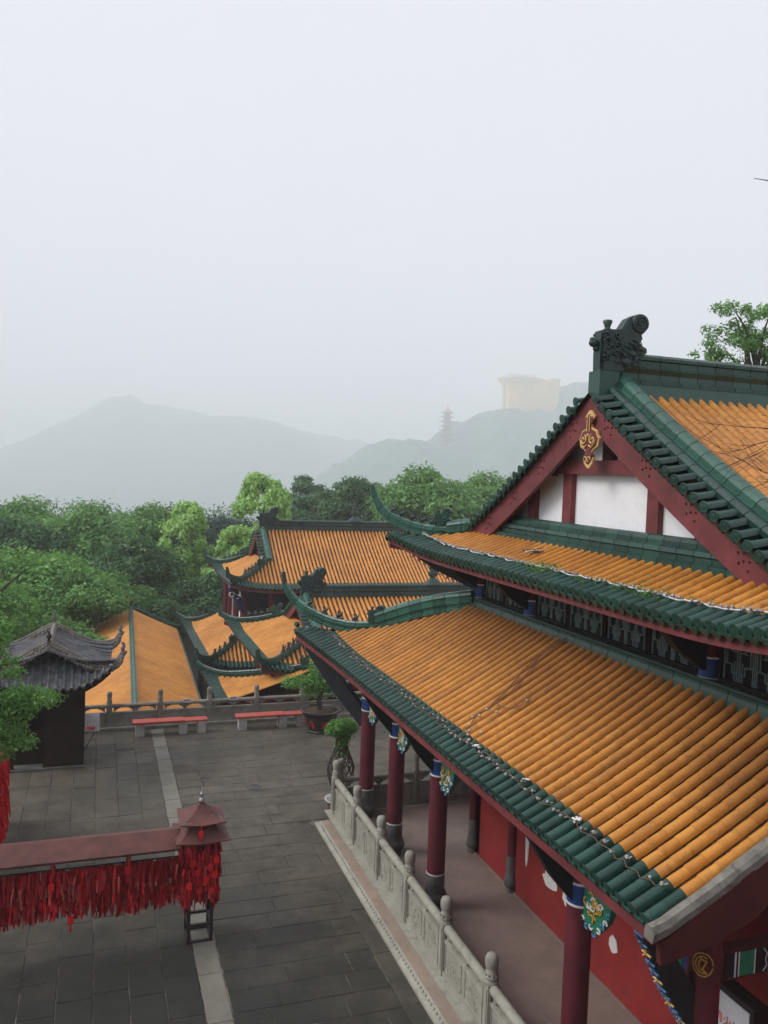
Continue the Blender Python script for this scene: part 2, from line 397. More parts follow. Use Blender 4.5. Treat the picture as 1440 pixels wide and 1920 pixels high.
MX = [(-700, -24), (-330, -20), (-200, -12), (-140, -3), (-105, 5), (-83, 14.6), (-62, 26.4), (-44, 37.2), (-29, 45.7), (-9, 58.9), (0, 66.5), (6, 69.5), (15, 71.0), (27, 73.2), (31, 71.5), (36, 67.5), (52, 63), (71, 60), (89, 57.4), (114, 55.8), (139, 54), (160, 51.7), (179, 48), (201, 43.5), (225, 40.5), (250, 38.5), (275, 34), (300, 31), (420, 29), (600, 34), (900, 42), (1300, 10)]
FS = 3.5       # hills drawn up at a nominal distance and set this much farther out
def mountain_h(X, Y):
    X, Y = X / FS, Y / FS
    c = np.interp(X, [p[0] for p in MX], [p[1] for p in MX])
    w = np.where(Y < 800, 190, 300)
    g = np.exp(-((Y - 800) / w) ** 2)
    z = -30 + (c + 30) * g
    sp = np.exp(-((X - 120) / 60) ** 2) * np.exp(-((Y - 640) / 90) ** 2) * 26     # a lower spur in front
    z += sp
    z += (vnoise(X, Y, 11, 5) - 0.5) * 4.0 * g + (vnoise(X, Y, 34, 8) - 0.5) * 5 * g + (vnoise(X, Y, 5, 9) - 0.5) * 1.8 * g
    return np.maximum(8.5 + (z - 8.5) * FS, -124 - 0 * z)
grid('mountain', -2450, 4200, 1470, 4020, 520, 170, mountain_h, M['hill'])

# pagoda hill, crest at y = 400
HX = [(80, -12), (112, 2), (118, 11.5), (124, 17), (129, 18.5), (134, 23.0), (142, 27.5), (149, 26.5), (158, 26.5), (165, 26.5), (172, 27.0), (177, 31), (180, 35), (184, 39), (189, 42), (195, 44.5),
      (201, 46), (215, 46), (232, 46.5), (238, 57), (250, 64), (280, 72), (330, 70), (400, 55), (600, 20), (700, 0)]
def hill_h(X, Y):
    X, Y = X / FS, Y / FS
    c = np.interp(X, [p[0] for p in HX], [p[1] for p in HX])
    g = np.exp(-((Y - 400) / np.where(Y < 400, 110, 160)) ** 2)
    z = -30 + (c + 30) * g
    z += ((vnoise(X, Y, 6.5, 15) - 0.5) * 3.8 + (vnoise(X, Y, 2.8, 17) - 0.5) * 2.0) * g
    return np.maximum(8.5 + (z - 9.5) * FS, -124 - 0 * z)
grid('wooded_hill', 245, 2170, 700, 2240, 420, 200, hill_h, M['hill'])

# ------------------------------------------------------------------ roof building kit
CAM = Vector((0, 0, 8.5))
def half_tile(r0=0.0642, r1=0.0606, n=6, cap=False):
    """barrel tile, unit length on +y, lower end at y=0"""
    mb = MB(); vs = []
    for y, r in ((0, r0), (1, r1)):
        for k in range(n + 1):
            t = pi * k / n; vs.append((r * cos(t), y, r * sin(t) * 1.22 - 0.012))
    mb.add(vs, [(k, k + 1, n + 2 + k, n + 1 + k) for k in range(n)], 0, True)
    mb.add(vs[:n+1], [tuple(range(n + 1))], 0); mb.add(vs[n+1:], [tuple(range(n + 1))[::-1]], 0)
    if cap:
        R = Matrix.Rotation(pi / 2, 4, 'X')
        prof = [(0.080, -0.0), (0.082, 0.028), (0.066, 0.034), (0.060, 0.026), (0.040, 0.026), (0.034, 0.036), (0.012, 0.038), (0.0, 0.034)]
        mb.lathe(prof, (0, 0.006, 0.012), 10, 0, True, R)
    return mb
MESH_TILE = half_tile().mesh('roof_tile', M['yellow'])
MESH_EAVE = half_tile(0.0665, 0.0645).mesh('eave_tile', M['green'])
MESH_CAP = half_tile(0.068, 0.0665, 6, True).mesh('eave_end_tile', M['green'])
_d = MB()
_d.prism([(-0.07, 0.0), (0.07, 0.0), (0.062, -0.05), (0.03, -0.075), (0.0, -0.115), (-0.03, -0.075), (-0.062, -0.05)], lambda a, b, d: (a, d - b * 0.25, b), -0.012, 0.012)
MESH_DRIP = _d.mesh('drip_tile', M['green'])

def frame(p0, p1, a, length=True, jit=0.0):
    """local x along the eave, y up the slope (scaled to length), z normal"""
    y = (p1 - p0); L = y.length; y = y / L
    x = (a - y * a.dot(y)).normalized(); z = x.cross(y)
    if z.z < 0: x = -x; z = -z
    if jit:
        y2 = (y + x * random.uniform(-jit, jit) + z * random.uniform(-jit, jit) * 0.5).normalized(); x = (x - y2 * x.dot(y2)).normalized(); z = x.cross(y2); y = y2
    s = L if length else 1.0
    return Matrix(((x.x, y.x * s, z.x, p0.x), (x.y, y.y * s, z.y, p0.y), (x.z, y.z * s, z.z, p0.z), (0, 0, 0, 1)))

class Face:
    def __init__(f, O, a, b, us, vmin, vmax, zf, sp=0.2, tile=0.2, green=0.42, vstart=None):
        f.O = Vector(O); f.a = Vector(a); f.b = Vector(b); f.us = list(us)
        f.vmin = vmin; f.vmax = vmax; f.zf = zf; f.sp = sp; f.tile = tile; f.green = green
        f.vstart = vstart or vmin
    def pt(f, u, v, dz=0.0):
        return f.O + f.a * u + f.b * v + Vector((0, 0, f.zf(u, v) + dz))
    def tiles(f):
        """(p0,p1,kind) of every barrel tile"""
        out = []
        for u in f.us:
            v0 = f.vstart(u); e0 = f.vmin(u); v1 = f.vmax(u)
            if v1 - v0 < 0.08: continue
            bk = []
            v = v0
            if v0 <= e0 + 1e-6 and f.green > 0:
                n = max(1, round((f.green - e0) / 0.22)); bk += [(e0 + (f.green - e0) * i / n, 'cap' if i == 0 else 'eave') for i in range(n)]
                v = f.green
            while v < v1 - 0.05: bk.append((v, 'tile')); v += f.tile
            if not bk: continue
            bk = [x for x in bk if x[0] < v1 - 0.04]
            for i, (v, k) in enumerate(bk):
                e = bk[i + 1][0] if i + 1 < len(bk) else v1
                e = min(e + 0.0005, v1 + 0.02) if e < v1 else v1 + 0.02
                out.append((f.pt(u, v, 0.0012), f.pt(u, e, -0.0012), k))
        return out
    def pans(f, mb, mi_y=0, mi_g=1, depth=0.046, step=None, uu=None):
        st = step or f.tile * 0.85
        us = uu or f.us
        for u0, u1 in zip(us[:-1], us[1:]):
            if abs(u1 - u0) > f.sp * 1.7: continue
            um = (u0 + u1) / 2
            v = max(f.vmin(um), min(f.vstart(u0), f.vstart(u1))); v1 = max(f.vmax(u0), f.vmax(u1))
            while v < v1 - 0.02:
                e = min(v + st, v1)
                q = []
                for vv, dz in ((v, 0.014), (e + 0.01, 0.0)):
                    q += [f.pt(u0, vv, dz - 0.004), f.pt(u0 * .7 + u1 * .3, vv, dz - depth), f.pt(u0 * .3 + u1 * .7, vv, dz - depth), f.pt(u1, vv, dz - 0.004)]
                q += [f.pt(u0 * .7 + u1 * .3, v, -depth - 0.01), f.pt(u0 * .3 + u1 * .7, v, -depth - 0.01)]
                mb.add(q, [(0, 1, 5, 4), (1, 2, 6, 5), (2, 3, 7, 6), (8, 9, 2, 1)], mi_g if v < f.green - 0.02 and f.vstart(um) <= f.vmin(um) + 1e-6 else mi_y)
                v = e
    def drips(f):
        out = []
        for u0, u1 in zip(f.us[:-1], f.us[1:]):
            um = (u0 + u1) / 2
            if f.vstart(um) > f.vmin(um) + 1e-6: continue
            v = f.vmin(um)
            if f.vmax(um) - v < 0.05: continue
            out.append((f.pt(um, v, -0.03), f.pt(um, v + 0.2, -0.03)))
        return out
    def deck(f, mb, mi=0, dz=-0.10, n=4, thick=0.05, inset=0.05):
        us = f.us; top = []; 
        for u in us:
            v0 = f.vstart(u) + inset; v1 = max(f.vmax(u), v0 + 0.01)
            for i in range(n + 1): top.append(f.pt(u, v0 + (v1 - v0) * i / n, dz))
        fs = [(j*(n+1)+i, (j+1)*(n+1)+i, (j+1)*(n+1)+i+1, j*(n+1)+i+1) for j in range(len(us)-1) for i in range(n) if abs(us[j+1]-us[j]) < f.sp * 1.7]
        mb.add(top, fs, mi)
    def fascia(f, mb, mi=0, inset=0.09, z0=-0.07, z1=-0.21, th=0.05):
        us = [u for u in f.us if f.vmax(u) - f.vmin(u) > 0.02 and f.vstart(u) <= f.vmin(u) + 1e-6]
        pts = []
        for u in us:
            for v, z in ((inset, z0), (inset, z1), (inset + th, z1), (inset + th, z0)):
                pts.append(f.pt(u, f.vmin(u) + v, z - (f.zf(u, f.vmin(u) + v) - f.zf(u, f.vmin(u)))))
        n = len(us)
        fs = [(4*j+k, 4*j+(k+1)%4, 4*(j+1)+(k+1)%4, 4*(j+1)+k) for j in range(n-1) for k in range(4)]
        fs += [(0, 1, 2, 3), (4*n-1, 4*n-2, 4*n-3, 4*n-4)] if n > 1 else []
        mb.add(pts, fs, mi)

def emit_tile(mb, M4, n=4, mi=0, r0=0.0635, r1=0.061, cap=False):
    vs = []
    for y, r in ((0, r0), (1, r1)):
        for k in range(n + 1):
            t = pi * k / n; vs.append(M4 @ Vector((r * cos(t), y, r * sin(t) * 1.2 - 0.012)))
    mb.add(vs, [(k, k + 1, n + 2 + k, n + 1 + k) for k in range(n)], mi, True)
    mb.add(vs[:n+1], [tuple(range(n + 1))], mi)
    if cap:
        c = M4 @ Vector((0, 0, 0.012)); ex = (M4.to_3x3() @ Vector((1, 0, 0))); ez = (M4.to_3x3() @ Vector((0, 0, 1))); ey = (M4.to_3x3() @ Vector((0, 1, 0))).normalized()
        rr = r0 * 1.15
        ring = [c + (ex * cos(2*pi*k/8) + ez * sin(2*pi*k/8)) * rr - ey * 0.02 for k in range(8)]
        mb.add(ring, [tuple(range(8))], mi)
        ring2 = [p + ey * 0.03 for p in ring]
        mb.add(ring + ring2, [(k, (k+1) % 8, 8 + (k+1) % 8, 8 + k) for k in range(8)], mi)

def merged_roof(parent, faces, r=0.072, ymat='yellow_bright', pmat='pan_far', gmat='green', n=4, name='roof_tiles', eave='eave_tiles', deckmat='red_dark'):
    """far roofs: all tiles as real geometry, one part per kind"""
    ty = MB(); tg = MB(); pn = MB(); dk = MB(); dr = MB()
    for f in faces:
        for p0, p1, k in f.tiles():
            M4 = frame(p0, p1, f.a)
            emit_tile(ty if k == 'tile' else tg, M4, n, 0, r * .84, r * 0.78, k == 'cap')
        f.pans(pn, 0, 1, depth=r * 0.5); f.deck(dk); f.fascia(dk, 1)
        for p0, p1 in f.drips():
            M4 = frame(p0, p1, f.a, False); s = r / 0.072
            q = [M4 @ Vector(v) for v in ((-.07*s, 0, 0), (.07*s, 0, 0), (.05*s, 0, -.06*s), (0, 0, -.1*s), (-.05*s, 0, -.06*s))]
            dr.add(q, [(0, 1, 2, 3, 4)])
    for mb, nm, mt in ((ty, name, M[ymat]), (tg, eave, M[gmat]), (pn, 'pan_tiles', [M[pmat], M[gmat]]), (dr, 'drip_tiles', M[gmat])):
        if mb.f: mb.build(nm, mt, parent, 'stuff')
    dk.build('roof_underside', [M[deckmat], M['red_wood' if deckmat == 'red_dark' else deckmat]], parent)

def prof_sym(half):
    return [(-w, h) for w, h in half] + [(w, h) for w, h in half[::-1] if w > 1e-6]
PROF_HIP = prof_sym([(.115, -.30), (.115, -.235), (.085, -.225), (.085, -.16), (.115, -.15), (.115, -.105), (.07, -.095), (.068, -.045), (.045, -.012), (0, 0)])
PROF_TALL = prof_sym([(.15, -.42), (.15, -.36), (.10, -.35), (.10, -.27), (.135, -.26), (.135, -.20), (.10, -.19), (.10, -.11), (.12, -.10), (.10, -.05), (.05, -.01), (0, 0)])
PROF_MAIN = prof_sym([(.18, -.52), (.18, -.46), (.12, -.44), (.11, -.34), (.13, -.30), (.15, -.26), (.10, -.22), (.10, -.13), (.13, -.11), (.13, -.06), (.08, -.02), (0, 0)])
PROF_SIDE = prof_sym([(.27, -.40), (.27, -.33), (.22, -.32), (.20, -.25), (.17, -.24), (.17, -.15), (.13, -.14), (.125, -.07), (.08, -.02), (0, 0)])

def resample(path, L):
    pts = [Vector(p[:3]) for p in path]; sc = [p[3] if len(p) > 3 else 1.0 for p in path]
    d = [0.0]
    for i in range(1, len(pts)): d.append(d[-1] + (pts[i] - pts[i-1]).length)
    n = max(1, round(d[-1] / L)); out = []
    # Catmull-Rom smoothing through the given points
    def cr(i, t):
        p0, p1, p2, p3 = (pts[max(i-1, 0)], pts[i], pts[min(i+1, len(pts)-1)], pts[min(i+2, len(pts)-1)])
        return 0.5 * ((2*p1) + (p2-p0)*t + (2*p0-5*p1+4*p2-p3)*t*t + (3*p1-p0-3*p2+p3)*t**3)
    for k in range(n + 1):
        s = d[-1] * k / n
        i = max(0, min(len(pts) - 2, next((j for j in range(len(pts)-1) if d[j+1] >= s - 1e-9), len(pts)-2)))
        t = (s - d[i]) / max(1e-9, d[i+1] - d[i])
        out.append((cr(i, t), sc[i] * (1-t) + sc[i+1] * t))
    return out
def ridge(parent, path, prof, mat, seg=0.34, name='ridge_tile', single=False, gap=0.006, hs=1.0):
    R = resample(path, seg); mb = MB(); outs = []
    n = len(prof)
    tang = []
    for i in range(len(R)):
        t = R[min(i+1, len(R)-1)][0] - R[max(i-1, 0)][0]; tang.append(t.normalized())
    for i in range(len(R) - 1):
        (p, s0), (q, s1) = R[i], R[i+1]
        vs = []
        for pp, ss, tt, g in ((p, s0, tang[i], gap), (q, s1, tang[i+1], -gap)):
            side = tt.cross(Vector((0, 0, 1))); side.normalize(); up = side.cross(tt).normalized()
            for a, h in prof: vs.append(pp + tt * g + side * (a * ss) + up * (h * ss * hs))
        fs = [(k, (k+1) % n, n + (k+1) % n, n + k) for k in range(n)] + [tuple(range(n))[::-1], tuple(range(n, 2*n))]
        if single: mb.add(vs, fs)
        else:
            c = (p + q) / 2; m1 = MB(); m1.add([v - c for v in vs], fs)
            outs.append(m1.build(name, mat, parent, None, c))
    if single: return mb.build(name, mat, parent)
    return outs

# dragon ornament at a ridge end: local x runs inwards along the ridge, z up, origin at its outer foot
def chiwen_mesh(mat, name='ridge_dragon'):
    px = [(1119,705),(1118,668),(1119,623),(1128,619),(1157,618),(1163,606),(1170,594),(1180,588),(1192,588),(1202,596),(1206,607),(1202,618),(1196,624),(1198,632),(1193,640),
          (1200,646),(1207,650),(1208,658),(1200,664),(1192,664),(1194,676),(1186,690),(1172,694),(1160,705)]
    P = [((x - 1118) * .0104, (705 - y) * .0087) for x, y in px]
    mb = MB()
    fn = lambda a, b, d: (a, d, b)
    mb.prism(P, fn, -0.10, 0.10)
    core = [((x - 0.42) * 0.86 + 0.42, (z - 0.45) * 0.88 + 0.45) for x, z in P]
    mb.prism(core, fn, -0.14, 0.14)
    mb.lathe([(.155, -.17), (.165, -.13), (.165, .13), (.155, .17), (.12, .175), (.11, .155), (.0, .16)], (.745, 0, .885), 16, 0, True, Matrix.Rotation(pi/2, 4, 'X'))
    mb.lathe([(.12, -.175), (.11, -.155), (0, -.16)], (.745, 0, .885), 16, 0, True, Matrix.Rotation(pi/2, 4, 'X'))
    mb.lathe([(.05, .72), (.075, .75), (.045, .78), (.05, .80), (.085, .90), (.06, .915), (0, .90)], (.19, 0, 0), 10)
    for s in (-1, 1):
        # spiral on the curl, scales, whiskers, eye, fins
        mb.tube([(.745 + .13 * (1 - t/20) * cos(t * .75), s * .165, .885 + .13 * (1 - t/20) * sin(t * .75)) for t in range(18)], .014, 5)
        for k in range(60):
            x = random.uniform(.06, .74); z = random.uniform(.22, .70)
            if z > .62 and x > .4: continue
            a0 = random.uniform(0, 6.28); r = random.uniform(.03, .07)
            mb.tube([(x + r * cos(a0 + t * .6), s * (.145 + .012 * (t % 2)), z + r * sin(a0 + t * .6)) for t in range(6)], random.choice((.012, .018, .022)), 4)
        mb.ball((.78, s * .13, .45), (.07, .05, .05)); mb.ball((.70, s * .15, .52), (.035, .03, .035))
        mb.ball((.60, s * .14, .36), (.09, .05, .07)); mb.ball((.50, s * .13, .22), (.12, .05, .09)); mb.ball((.66, s * .12, .20), (.08, .04, .07))
        for k in range(5):
            mb.tube([(.62 - k * .07, s * .14, .60 - k * .05), (.70 - k * .07, s * .19, .57 - k * .06), (.73 - k * .07, s * .17, .50 - k * .06)], [.022, .016, .004], 5)
    mb.ball((-.07, 0, .51), (.09, .07, .075)); mb.ball((-.10, 0, .57), (.04, .05, .035)); mb.ball((-.02, 0, .42), (.05, .06, .05))
    return mb.mesh(name, mat)
CHIWEN = chiwen_mesh(M['green_d'])
CHIWEN_G = CHIWEN.copy(); CHIWEN_G.materials.clear(); CHIWEN_G.materials.append(M['green'])

def figure_mesh(kind):
    mb = MB()
    mb.ball((0, 0, .07), (.06, .035, .055), 7, 4); mb.ball((.035, 0, .14), (.03, .026, .032), 6, 4)
    mb.tube([(.01, 0, .08), (.03, 0, .13)], [.035, .02], 5)
    mb.tube([(-.04, 0, .08), (-.085, 0, .12), (-.075, 0, .17)], [.025, .018, .006], 5)
    mb.tube([(.04, .02, .06), (.06, .02, .0)], .012, 4); mb.tube([(.04, -.02, .06), (.06, -.02, .0)], .012, 4)
    if kind == 0: mb.tube([(.05, 0, .145), (.085, 0, .135)], [.014, .003], 4); mb.ball((0.0, 0, .11), (.05, .012, .05), 6, 4)
    if kind == 1: mb.tube([(.03, .01, .16), (.01, .02, .20)], [.010, .003], 4); mb.tube([(.03, -.01, .16), (.01, -.02, .20)], [.010, .003], 4)
    mb.box((-.07, -.03, -.02), (.08, .03, .015))
    return mb.mesh('ridge_figure', M['green_d'])
FIGS = [figure_mesh(0), figure_mesh(1)]
def put(parent, me, name, p, yaw, s=1.0, pitch=0.0):
    return link(name, me, parent, None, Matrix.Translation(p) @ Matrix.Rotation(yaw, 4, 'Z') @ Matrix.Rotation(pitch, 4, 'Y') @ Matrix.Scale(s, 4))

def hip_figures(parent, path, n, t0, t1, s=1.0):
    R = resample(path, 0.05)
    for k in range(n):
        i = int((t0 + (t1 - t0) * k / max(1, n - 1)) * (len(R) - 1)); i = max(1, min(len(R) - 2, i))
        p = R[i][0]; d = R[i+1][0] - R[i-1][0]
        put(parent, FIGS[k % 2], 'ridge_figure', p, atan2(d.y, d.x), s)

# ------------------------------------------------------------------ main hall
YC = 11.58
hall = thing('temple_hall', 'big red temple hall at the right, orange-tiled in two tiers under a white gable', 'temple')

LO_Y0 = 19.35
def lo_flare(u): return max(0.0, min(1.2, ((3.0 - u) / 3.75))) ** 2 if u < 3.0 else 0.0
def lo_z(u, v):
    t = max(0.0, v) / 2.6
    return 4.36 + 1.42 * (0.86 * t + 0.14 * t * t) + min(v, 0) * 0.35 + 0.36 * lo_flare(u) * max(0.0, 1 - max(v, 0) / 2.9) ** 1.3
lo_vmin = lambda u: -0.38 * lo_flare(u)
HIPK = 2.98 / 4.05
lo_vmax = lambda u: min(2.58, -0.38 + (u + 0.75) * HIPK)
LO_U = [-0.65 + 0.2 * k for k in range(0, 69)]
LO_U = [u for u in LO_U if LO_Y0 - u > 6.36]
f_low = Face((5.0, LO_Y0, 0), (0, -1, 0), (1, 0, 0), LO_U, lo_vmin, lo_vmax, lo_z)
# far side of the lower roof (faces away from the camera)
def lon_z(u, v):
    t = max(0.0, v) / 3.3
    fl = max(0.0, (2.4 - u) / 2.8) ** 2 if u < 2.4 else 0
    return 4.36 + 1.42 * (0.86 * t + 0.14 * t * t) + 0.36 * fl * max(0.0, 1 - max(v, 0) / 3.3) ** 1.3
lon_min = lambda u: (-0.75 * (max(0.0, (2.4 - u) / 2.8) ** 2 if u < 2.4 else 0))
lon_max = lambda u: min(3.28, -0.75 + (u + 0.38) / HIPK)
f_low_n = Face((5.0, LO_Y0, 0), (1, 0, 0), (0, -1, 0), [-0.25 + 0.2 * k for k in range(56)], lon_min, lon_max, lon_z)

MAIN_TOP = 10.03
def main_z(s): return MAIN_TOP - 0.665 * s + 0.0195 * s * s
HD = 5.67
UW_Y0 = YC + HD
def up_fl(u, L, R=2.3): 
    d = min(u, L - u)
    return (max(0.0, (R - d)) / (R + 0.35)) ** 2 if d < R else 0.0
UW_L = 2 * HD
def uw_z(u, v):
    t = max(0.0, v) / 1.2
    return 6.93 + 0.44 * (0.85 * t + 0.15 * t * t) + min(v, 0) * 0.3 + 0.36 * up_fl(u, UW_L) * max(0.0, 1 - max(v, 0) / 1.8)
uw_min = lambda u: -0.30 * up_fl(u, UW_L)
uw_max = lambda u: min(1.22, -0.3 + (min(u, UW_L - u) + 0.35) * 0.90)
f_up = Face((6.4, UW_Y0, 0), (0, -1, 0), (1, 0, 0), [-0.27 + 0.2 * k for k in range(60) if -0.27 + 0.2 * k < UW_L + 0.3], uw_min, uw_max, uw_z)
def us_z(u, v):
    fl = (max(0.0, 2.0 - u) / 2.3) ** 2 if u < 2.0 else 0.0
    return main_z(HD - v) + 0.36 * fl * max(0.0, 1 - max(v, 0) / 1.8)
us_min = lambda u: (-0.35 * (max(0.0, 2.0 - u) / 2.3) ** 2 if u < 2.0 else 0.0)
us_max = lambda u: (min(1.5, -0.35 + (u + 0.3) / 0.90) if u < 1.3 else HD - 0.12)
us_us = [-0.2 + 0.2 * k for k in range(8)] + [2.02 + 0.2 * k for k in range(38)]
us_start = lambda u: us_min(u)
f_s = Face((6.4, YC - HD, 0), (1, 0, 0), (0, 1, 0), us_us, us_min, us_max, us_z)
f_n = Face((6.4, YC + HD, 0), (1, 0, 0), (0, -1, 0), us_us, us_min, us_max, us_z)

alltiles = []
for f in (f_low, f_up, f_s):
    for p0, p1, k in f.tiles(): alltiles.append(((p0 - CAM).length, frame(p0, p1, f.a, True, 0.005), k))
def in_view(M4):
    p = M4.translation - CAM
    r = cam.matrix_world.to_3x3().transposed() @ p
    if r.z > -0.5: return False
    x, y = r.x / -r.z * 1550, r.y / -r.z * 1550
    return abs(x) < 730 and abs(y) < 970
ys = sorted([t for t in alltiles if t[2] == 'tile'], key=lambda t: t[0] + (0 if in_view(t[1]) else 100))
gs = sorted([t for t in alltiles if t[2] == 'eave'], key=lambda t: t[0] + (0 if in_view(t[1]) else 100))
cs = sorted([t for t in alltiles if t[2] == 'cap'], key=lambda t: t[0])
for d, M4, k in ys[:300]: link('roof_tile', MESH_TILE, hall, None, M4)
rest = MB()
for d, M4, k in ys[300:]: emit_tile(rest, M4, 6)
rest.build('roof_tiles', M['yellow'], hall, 'stuff')
for d, M4, k in gs[:300]: link('eave_tile', MESH_EAVE, hall, None, M4)
for d, M4, k in cs: link('eave_end_tile', MESH_CAP, hall, None, M4)
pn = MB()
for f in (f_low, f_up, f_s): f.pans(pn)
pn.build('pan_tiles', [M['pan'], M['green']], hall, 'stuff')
for f in (f_low, f_up):
    for p0, p1 in f.drips(): link('drip_tile', MESH_DRIP, hall, None, frame(p0, p1, f.a, False))
# hidden far slopes, joined
hid = MB(); hg = MB(); hp = MB()
for f in (f_low_n, f_n):
    for p0, p1, k in f.tiles(): emit_tile(hid if k == 'tile' else hg, frame(p0, p1, f.a), 4, 0, 0.0635, 0.061, k == 'cap')
    f.pans(hp)
hid.build('far_slope_tiles', M['yellow'], hall, 'stuff'); hg.build('far_slope_eave_tiles', M['green'], hall, 'stuff'); hp.build('far_slope_pans', [M['pan'], M['green']], hall, 'stuff')
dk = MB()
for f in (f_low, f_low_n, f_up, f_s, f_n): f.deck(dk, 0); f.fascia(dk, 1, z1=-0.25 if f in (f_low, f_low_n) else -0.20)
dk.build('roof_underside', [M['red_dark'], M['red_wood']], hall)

# ridges of the hall
low_up = [(7.62, 16.0, 6.12), (7.2, 16.57, 5.97), (6.85, 17.05, 5.80), (6.45, 17.60, 5.55), (6.13, 18.03, 5.33)]
low_dn = [(6.18, 17.96, 5.13, .92), (5.85, 18.40, 5.05, .9), (5.62, 18.71, 5.03, .9), (5.38, 19.04, 5.06, .9), (5.14, 19.37, 5.13, .88), (4.92, 19.66, 5.24, .8), (4.73, 19.92, 5.38, .7), (4.58, 20.12, 5.56, .55), (4.47, 20.28, 5.76, .4)]
ridge(hall, low_up, PROF_TALL, M['green_l'], 0.33)
ridge(hall, low_dn, PROF_HIP, M['green_l'], 0.30)
put(hall, CHIWEN_G, 'ridge_beast', Vector((6.02, 18.17, 5.02)), atan2(-1.36, 1.0), 0.46)
hip_figures(hall, low_dn, 4, 0.22, 0.68, 1.05)
_t = MB().tube([(4.47, 20.28, 5.72), (4.44, 20.32, 5.84), (4.43, 20.34, 5.98)], [.05, .06, .05], 8); _t.build('hip_tip', M['green_d'], hall)
upr = [(7.62, 15.90, 7.66), (7.35, 16.19, 7.62), (7.15, 16.42, 7.56)]
updn = [(7.3, 16.25, 7.47, .85), (6.98, 16.62, 7.45, .85), (6.63, 17.02, 7.50, .82), (6.27, 17.43, 7.66, .75), (6.10, 17.63, 7.82, .65), (6.01, 17.73, 7.97, .5), (5.94, 17.81, 8.15, .36), (5.91, 17.84, 8.28, .26)]
ridge(hall, upr, PROF_TALL, M['green_l'], 0.3); ridge(hall, updn, PROF_HIP, M['green_l'], 0.28)
put(hall, CHIWEN_G, 'ridge_beast', Vector((6.95, 16.66, 7.40)), atan2(-1.15, 1.0), 0.42)
hip_figures(hall, updn, 5, 0.25, 0.66, 1.0)
mir = lambda P: [(p[0], 2 * YC - p[1], *p[2:]) for p in P]
ridge(hall, mir(upr), PROF_TALL, M['green_l'], 0.3); ridge(hall, mir(updn), PROF_HIP, M['green_l'], 0.28)
put(hall, CHIWEN_G, 'ridge_beast', Vector((6.95, 2 * YC - 16.66, 7.40)), atan2(1.15, 1.0), 0.42)
hip_figures(hall, mir(updn), 5, 0.25, 0.66, 1.0)
# top ridge and its dragon
ridge(hall, [(7.95 + 0.9 * k, YC, 10.64) for k in range(10)], PROF_MAIN, M['green'], 0.37)
MB().prism([(-.27, 9.83), (-.17, 10.13), (.17, 10.13), (.27, 9.83)], lambda a, h, d: (d, YC + a, h), 7.9, 16.2).build('ridge_bed', M['green'], hall)
put(hall, CHIWEN, 'ridge_dragon', Vector((7.52, YC, 10.26)), 0, .95)
_b = MB().box((7.50, YC - .16, 9.72), (7.86, YC + .16, 10.30)); _b.build('dragon_base', M['green'], hall)
# side ridges that run down the gable edge
for sg in (-1, 1):
    pth = [(7.99, YC + sg * s, main_z(s) + 0.32) for s in (0.12, 0.8, 1.6, 2.4, 3.2, 4.0, 4.35)]
    ridge(hall, pth, PROF_SIDE, M['green_l'], 0.30)
    ridge(hall, [(7.76, y, z - 0.17) for x, y, z in pth], prof_sym([(.09, -.12), (.09, -.05), (.05, -.01), (0, 0)]), M['green'], 0.30, 'edge_tile')
    # green barrels that look out over the gable
    k = 0; s = 0.28
    sheet = []
    while s < 4.5:
        y = YC + sg * s; z = main_z(s) + 0.03
        p0 = Vector((7.36, y, z - 0.075)); p1 = Vector((7.80, y, z + 0.0))
        link('gable_end_tile', MESH_CAP, hall, None, frame(p0, p1, Vector((0, 1, 0)), True, 0.03))
        if s + .2 < 4.5:
            y2 = YC + sg * (s + .1); z2 = main_z(s + .1) - 0.01
            link('gable_drip_tile', MESH_DRIP, hall, None, frame(Vector((7.37, y2, z2 - .07)), Vector((7.57, y2, z2 - .03)), Vector((0, 1, 0)), False))
        s += 0.2
    sh = MB(); q = []
    ss = [0.0 + 0.3 * i for i in range(16)]
    for s in ss:
        for x, dz in ((7.40, -.09), (7.85, -.02)): q.append((x, YC + sg * s, main_z(s) + dz))
    sh.add(q, [(2*i, 2*i+1, 2*i+3, 2*i+2) for i in range(15)]); sh.build('gable_edge_bed', M['green'], hall)
    # barge board
    bb = MB(); q = []
    ss = [0.0 + 4.62 * i / 14 for i in range(15)]
    for s in ss:
        z = main_z(s) - 0.12; w = 0.39 + (0.04 if s < .3 else 0)
        for x, dz in ((7.47, 0), (7.47, -w), (7.54, -w), (7.54, 0)): q.append((x, YC + sg * (s + (0.0 if dz == 0 else (-.16 if s > .3 else -s * .5))) , z + dz + (0.10 if dz and s < .2 else 0)))
    fs = [(4*j+k, 4*j+(k+1)%4, 4*(j+1)+(k+1)%4, 4*(j+1)+k) for j in range(14) for k in range(4)] + [(0,1,2,3), (59,58,57,56)]
    bb.add(q, fs)
    bb.build('barge_board', M['red_wood'], hall)
    st = MB()
    for s0 in (0.5, 1.5, 2.5, 3.5, 4.2):
        for a, h in ((0, 0), (.1, .05), (-.1, .05), (.08, -.07), (-.08, -.07), (0, .1)):
            s = s0 + a; st.ball((7.465, YC + sg * s, main_z(s) - .33 + h), .017, 6, 4)
    st.build('studs', M['red_dark'], hall, 'stuff')
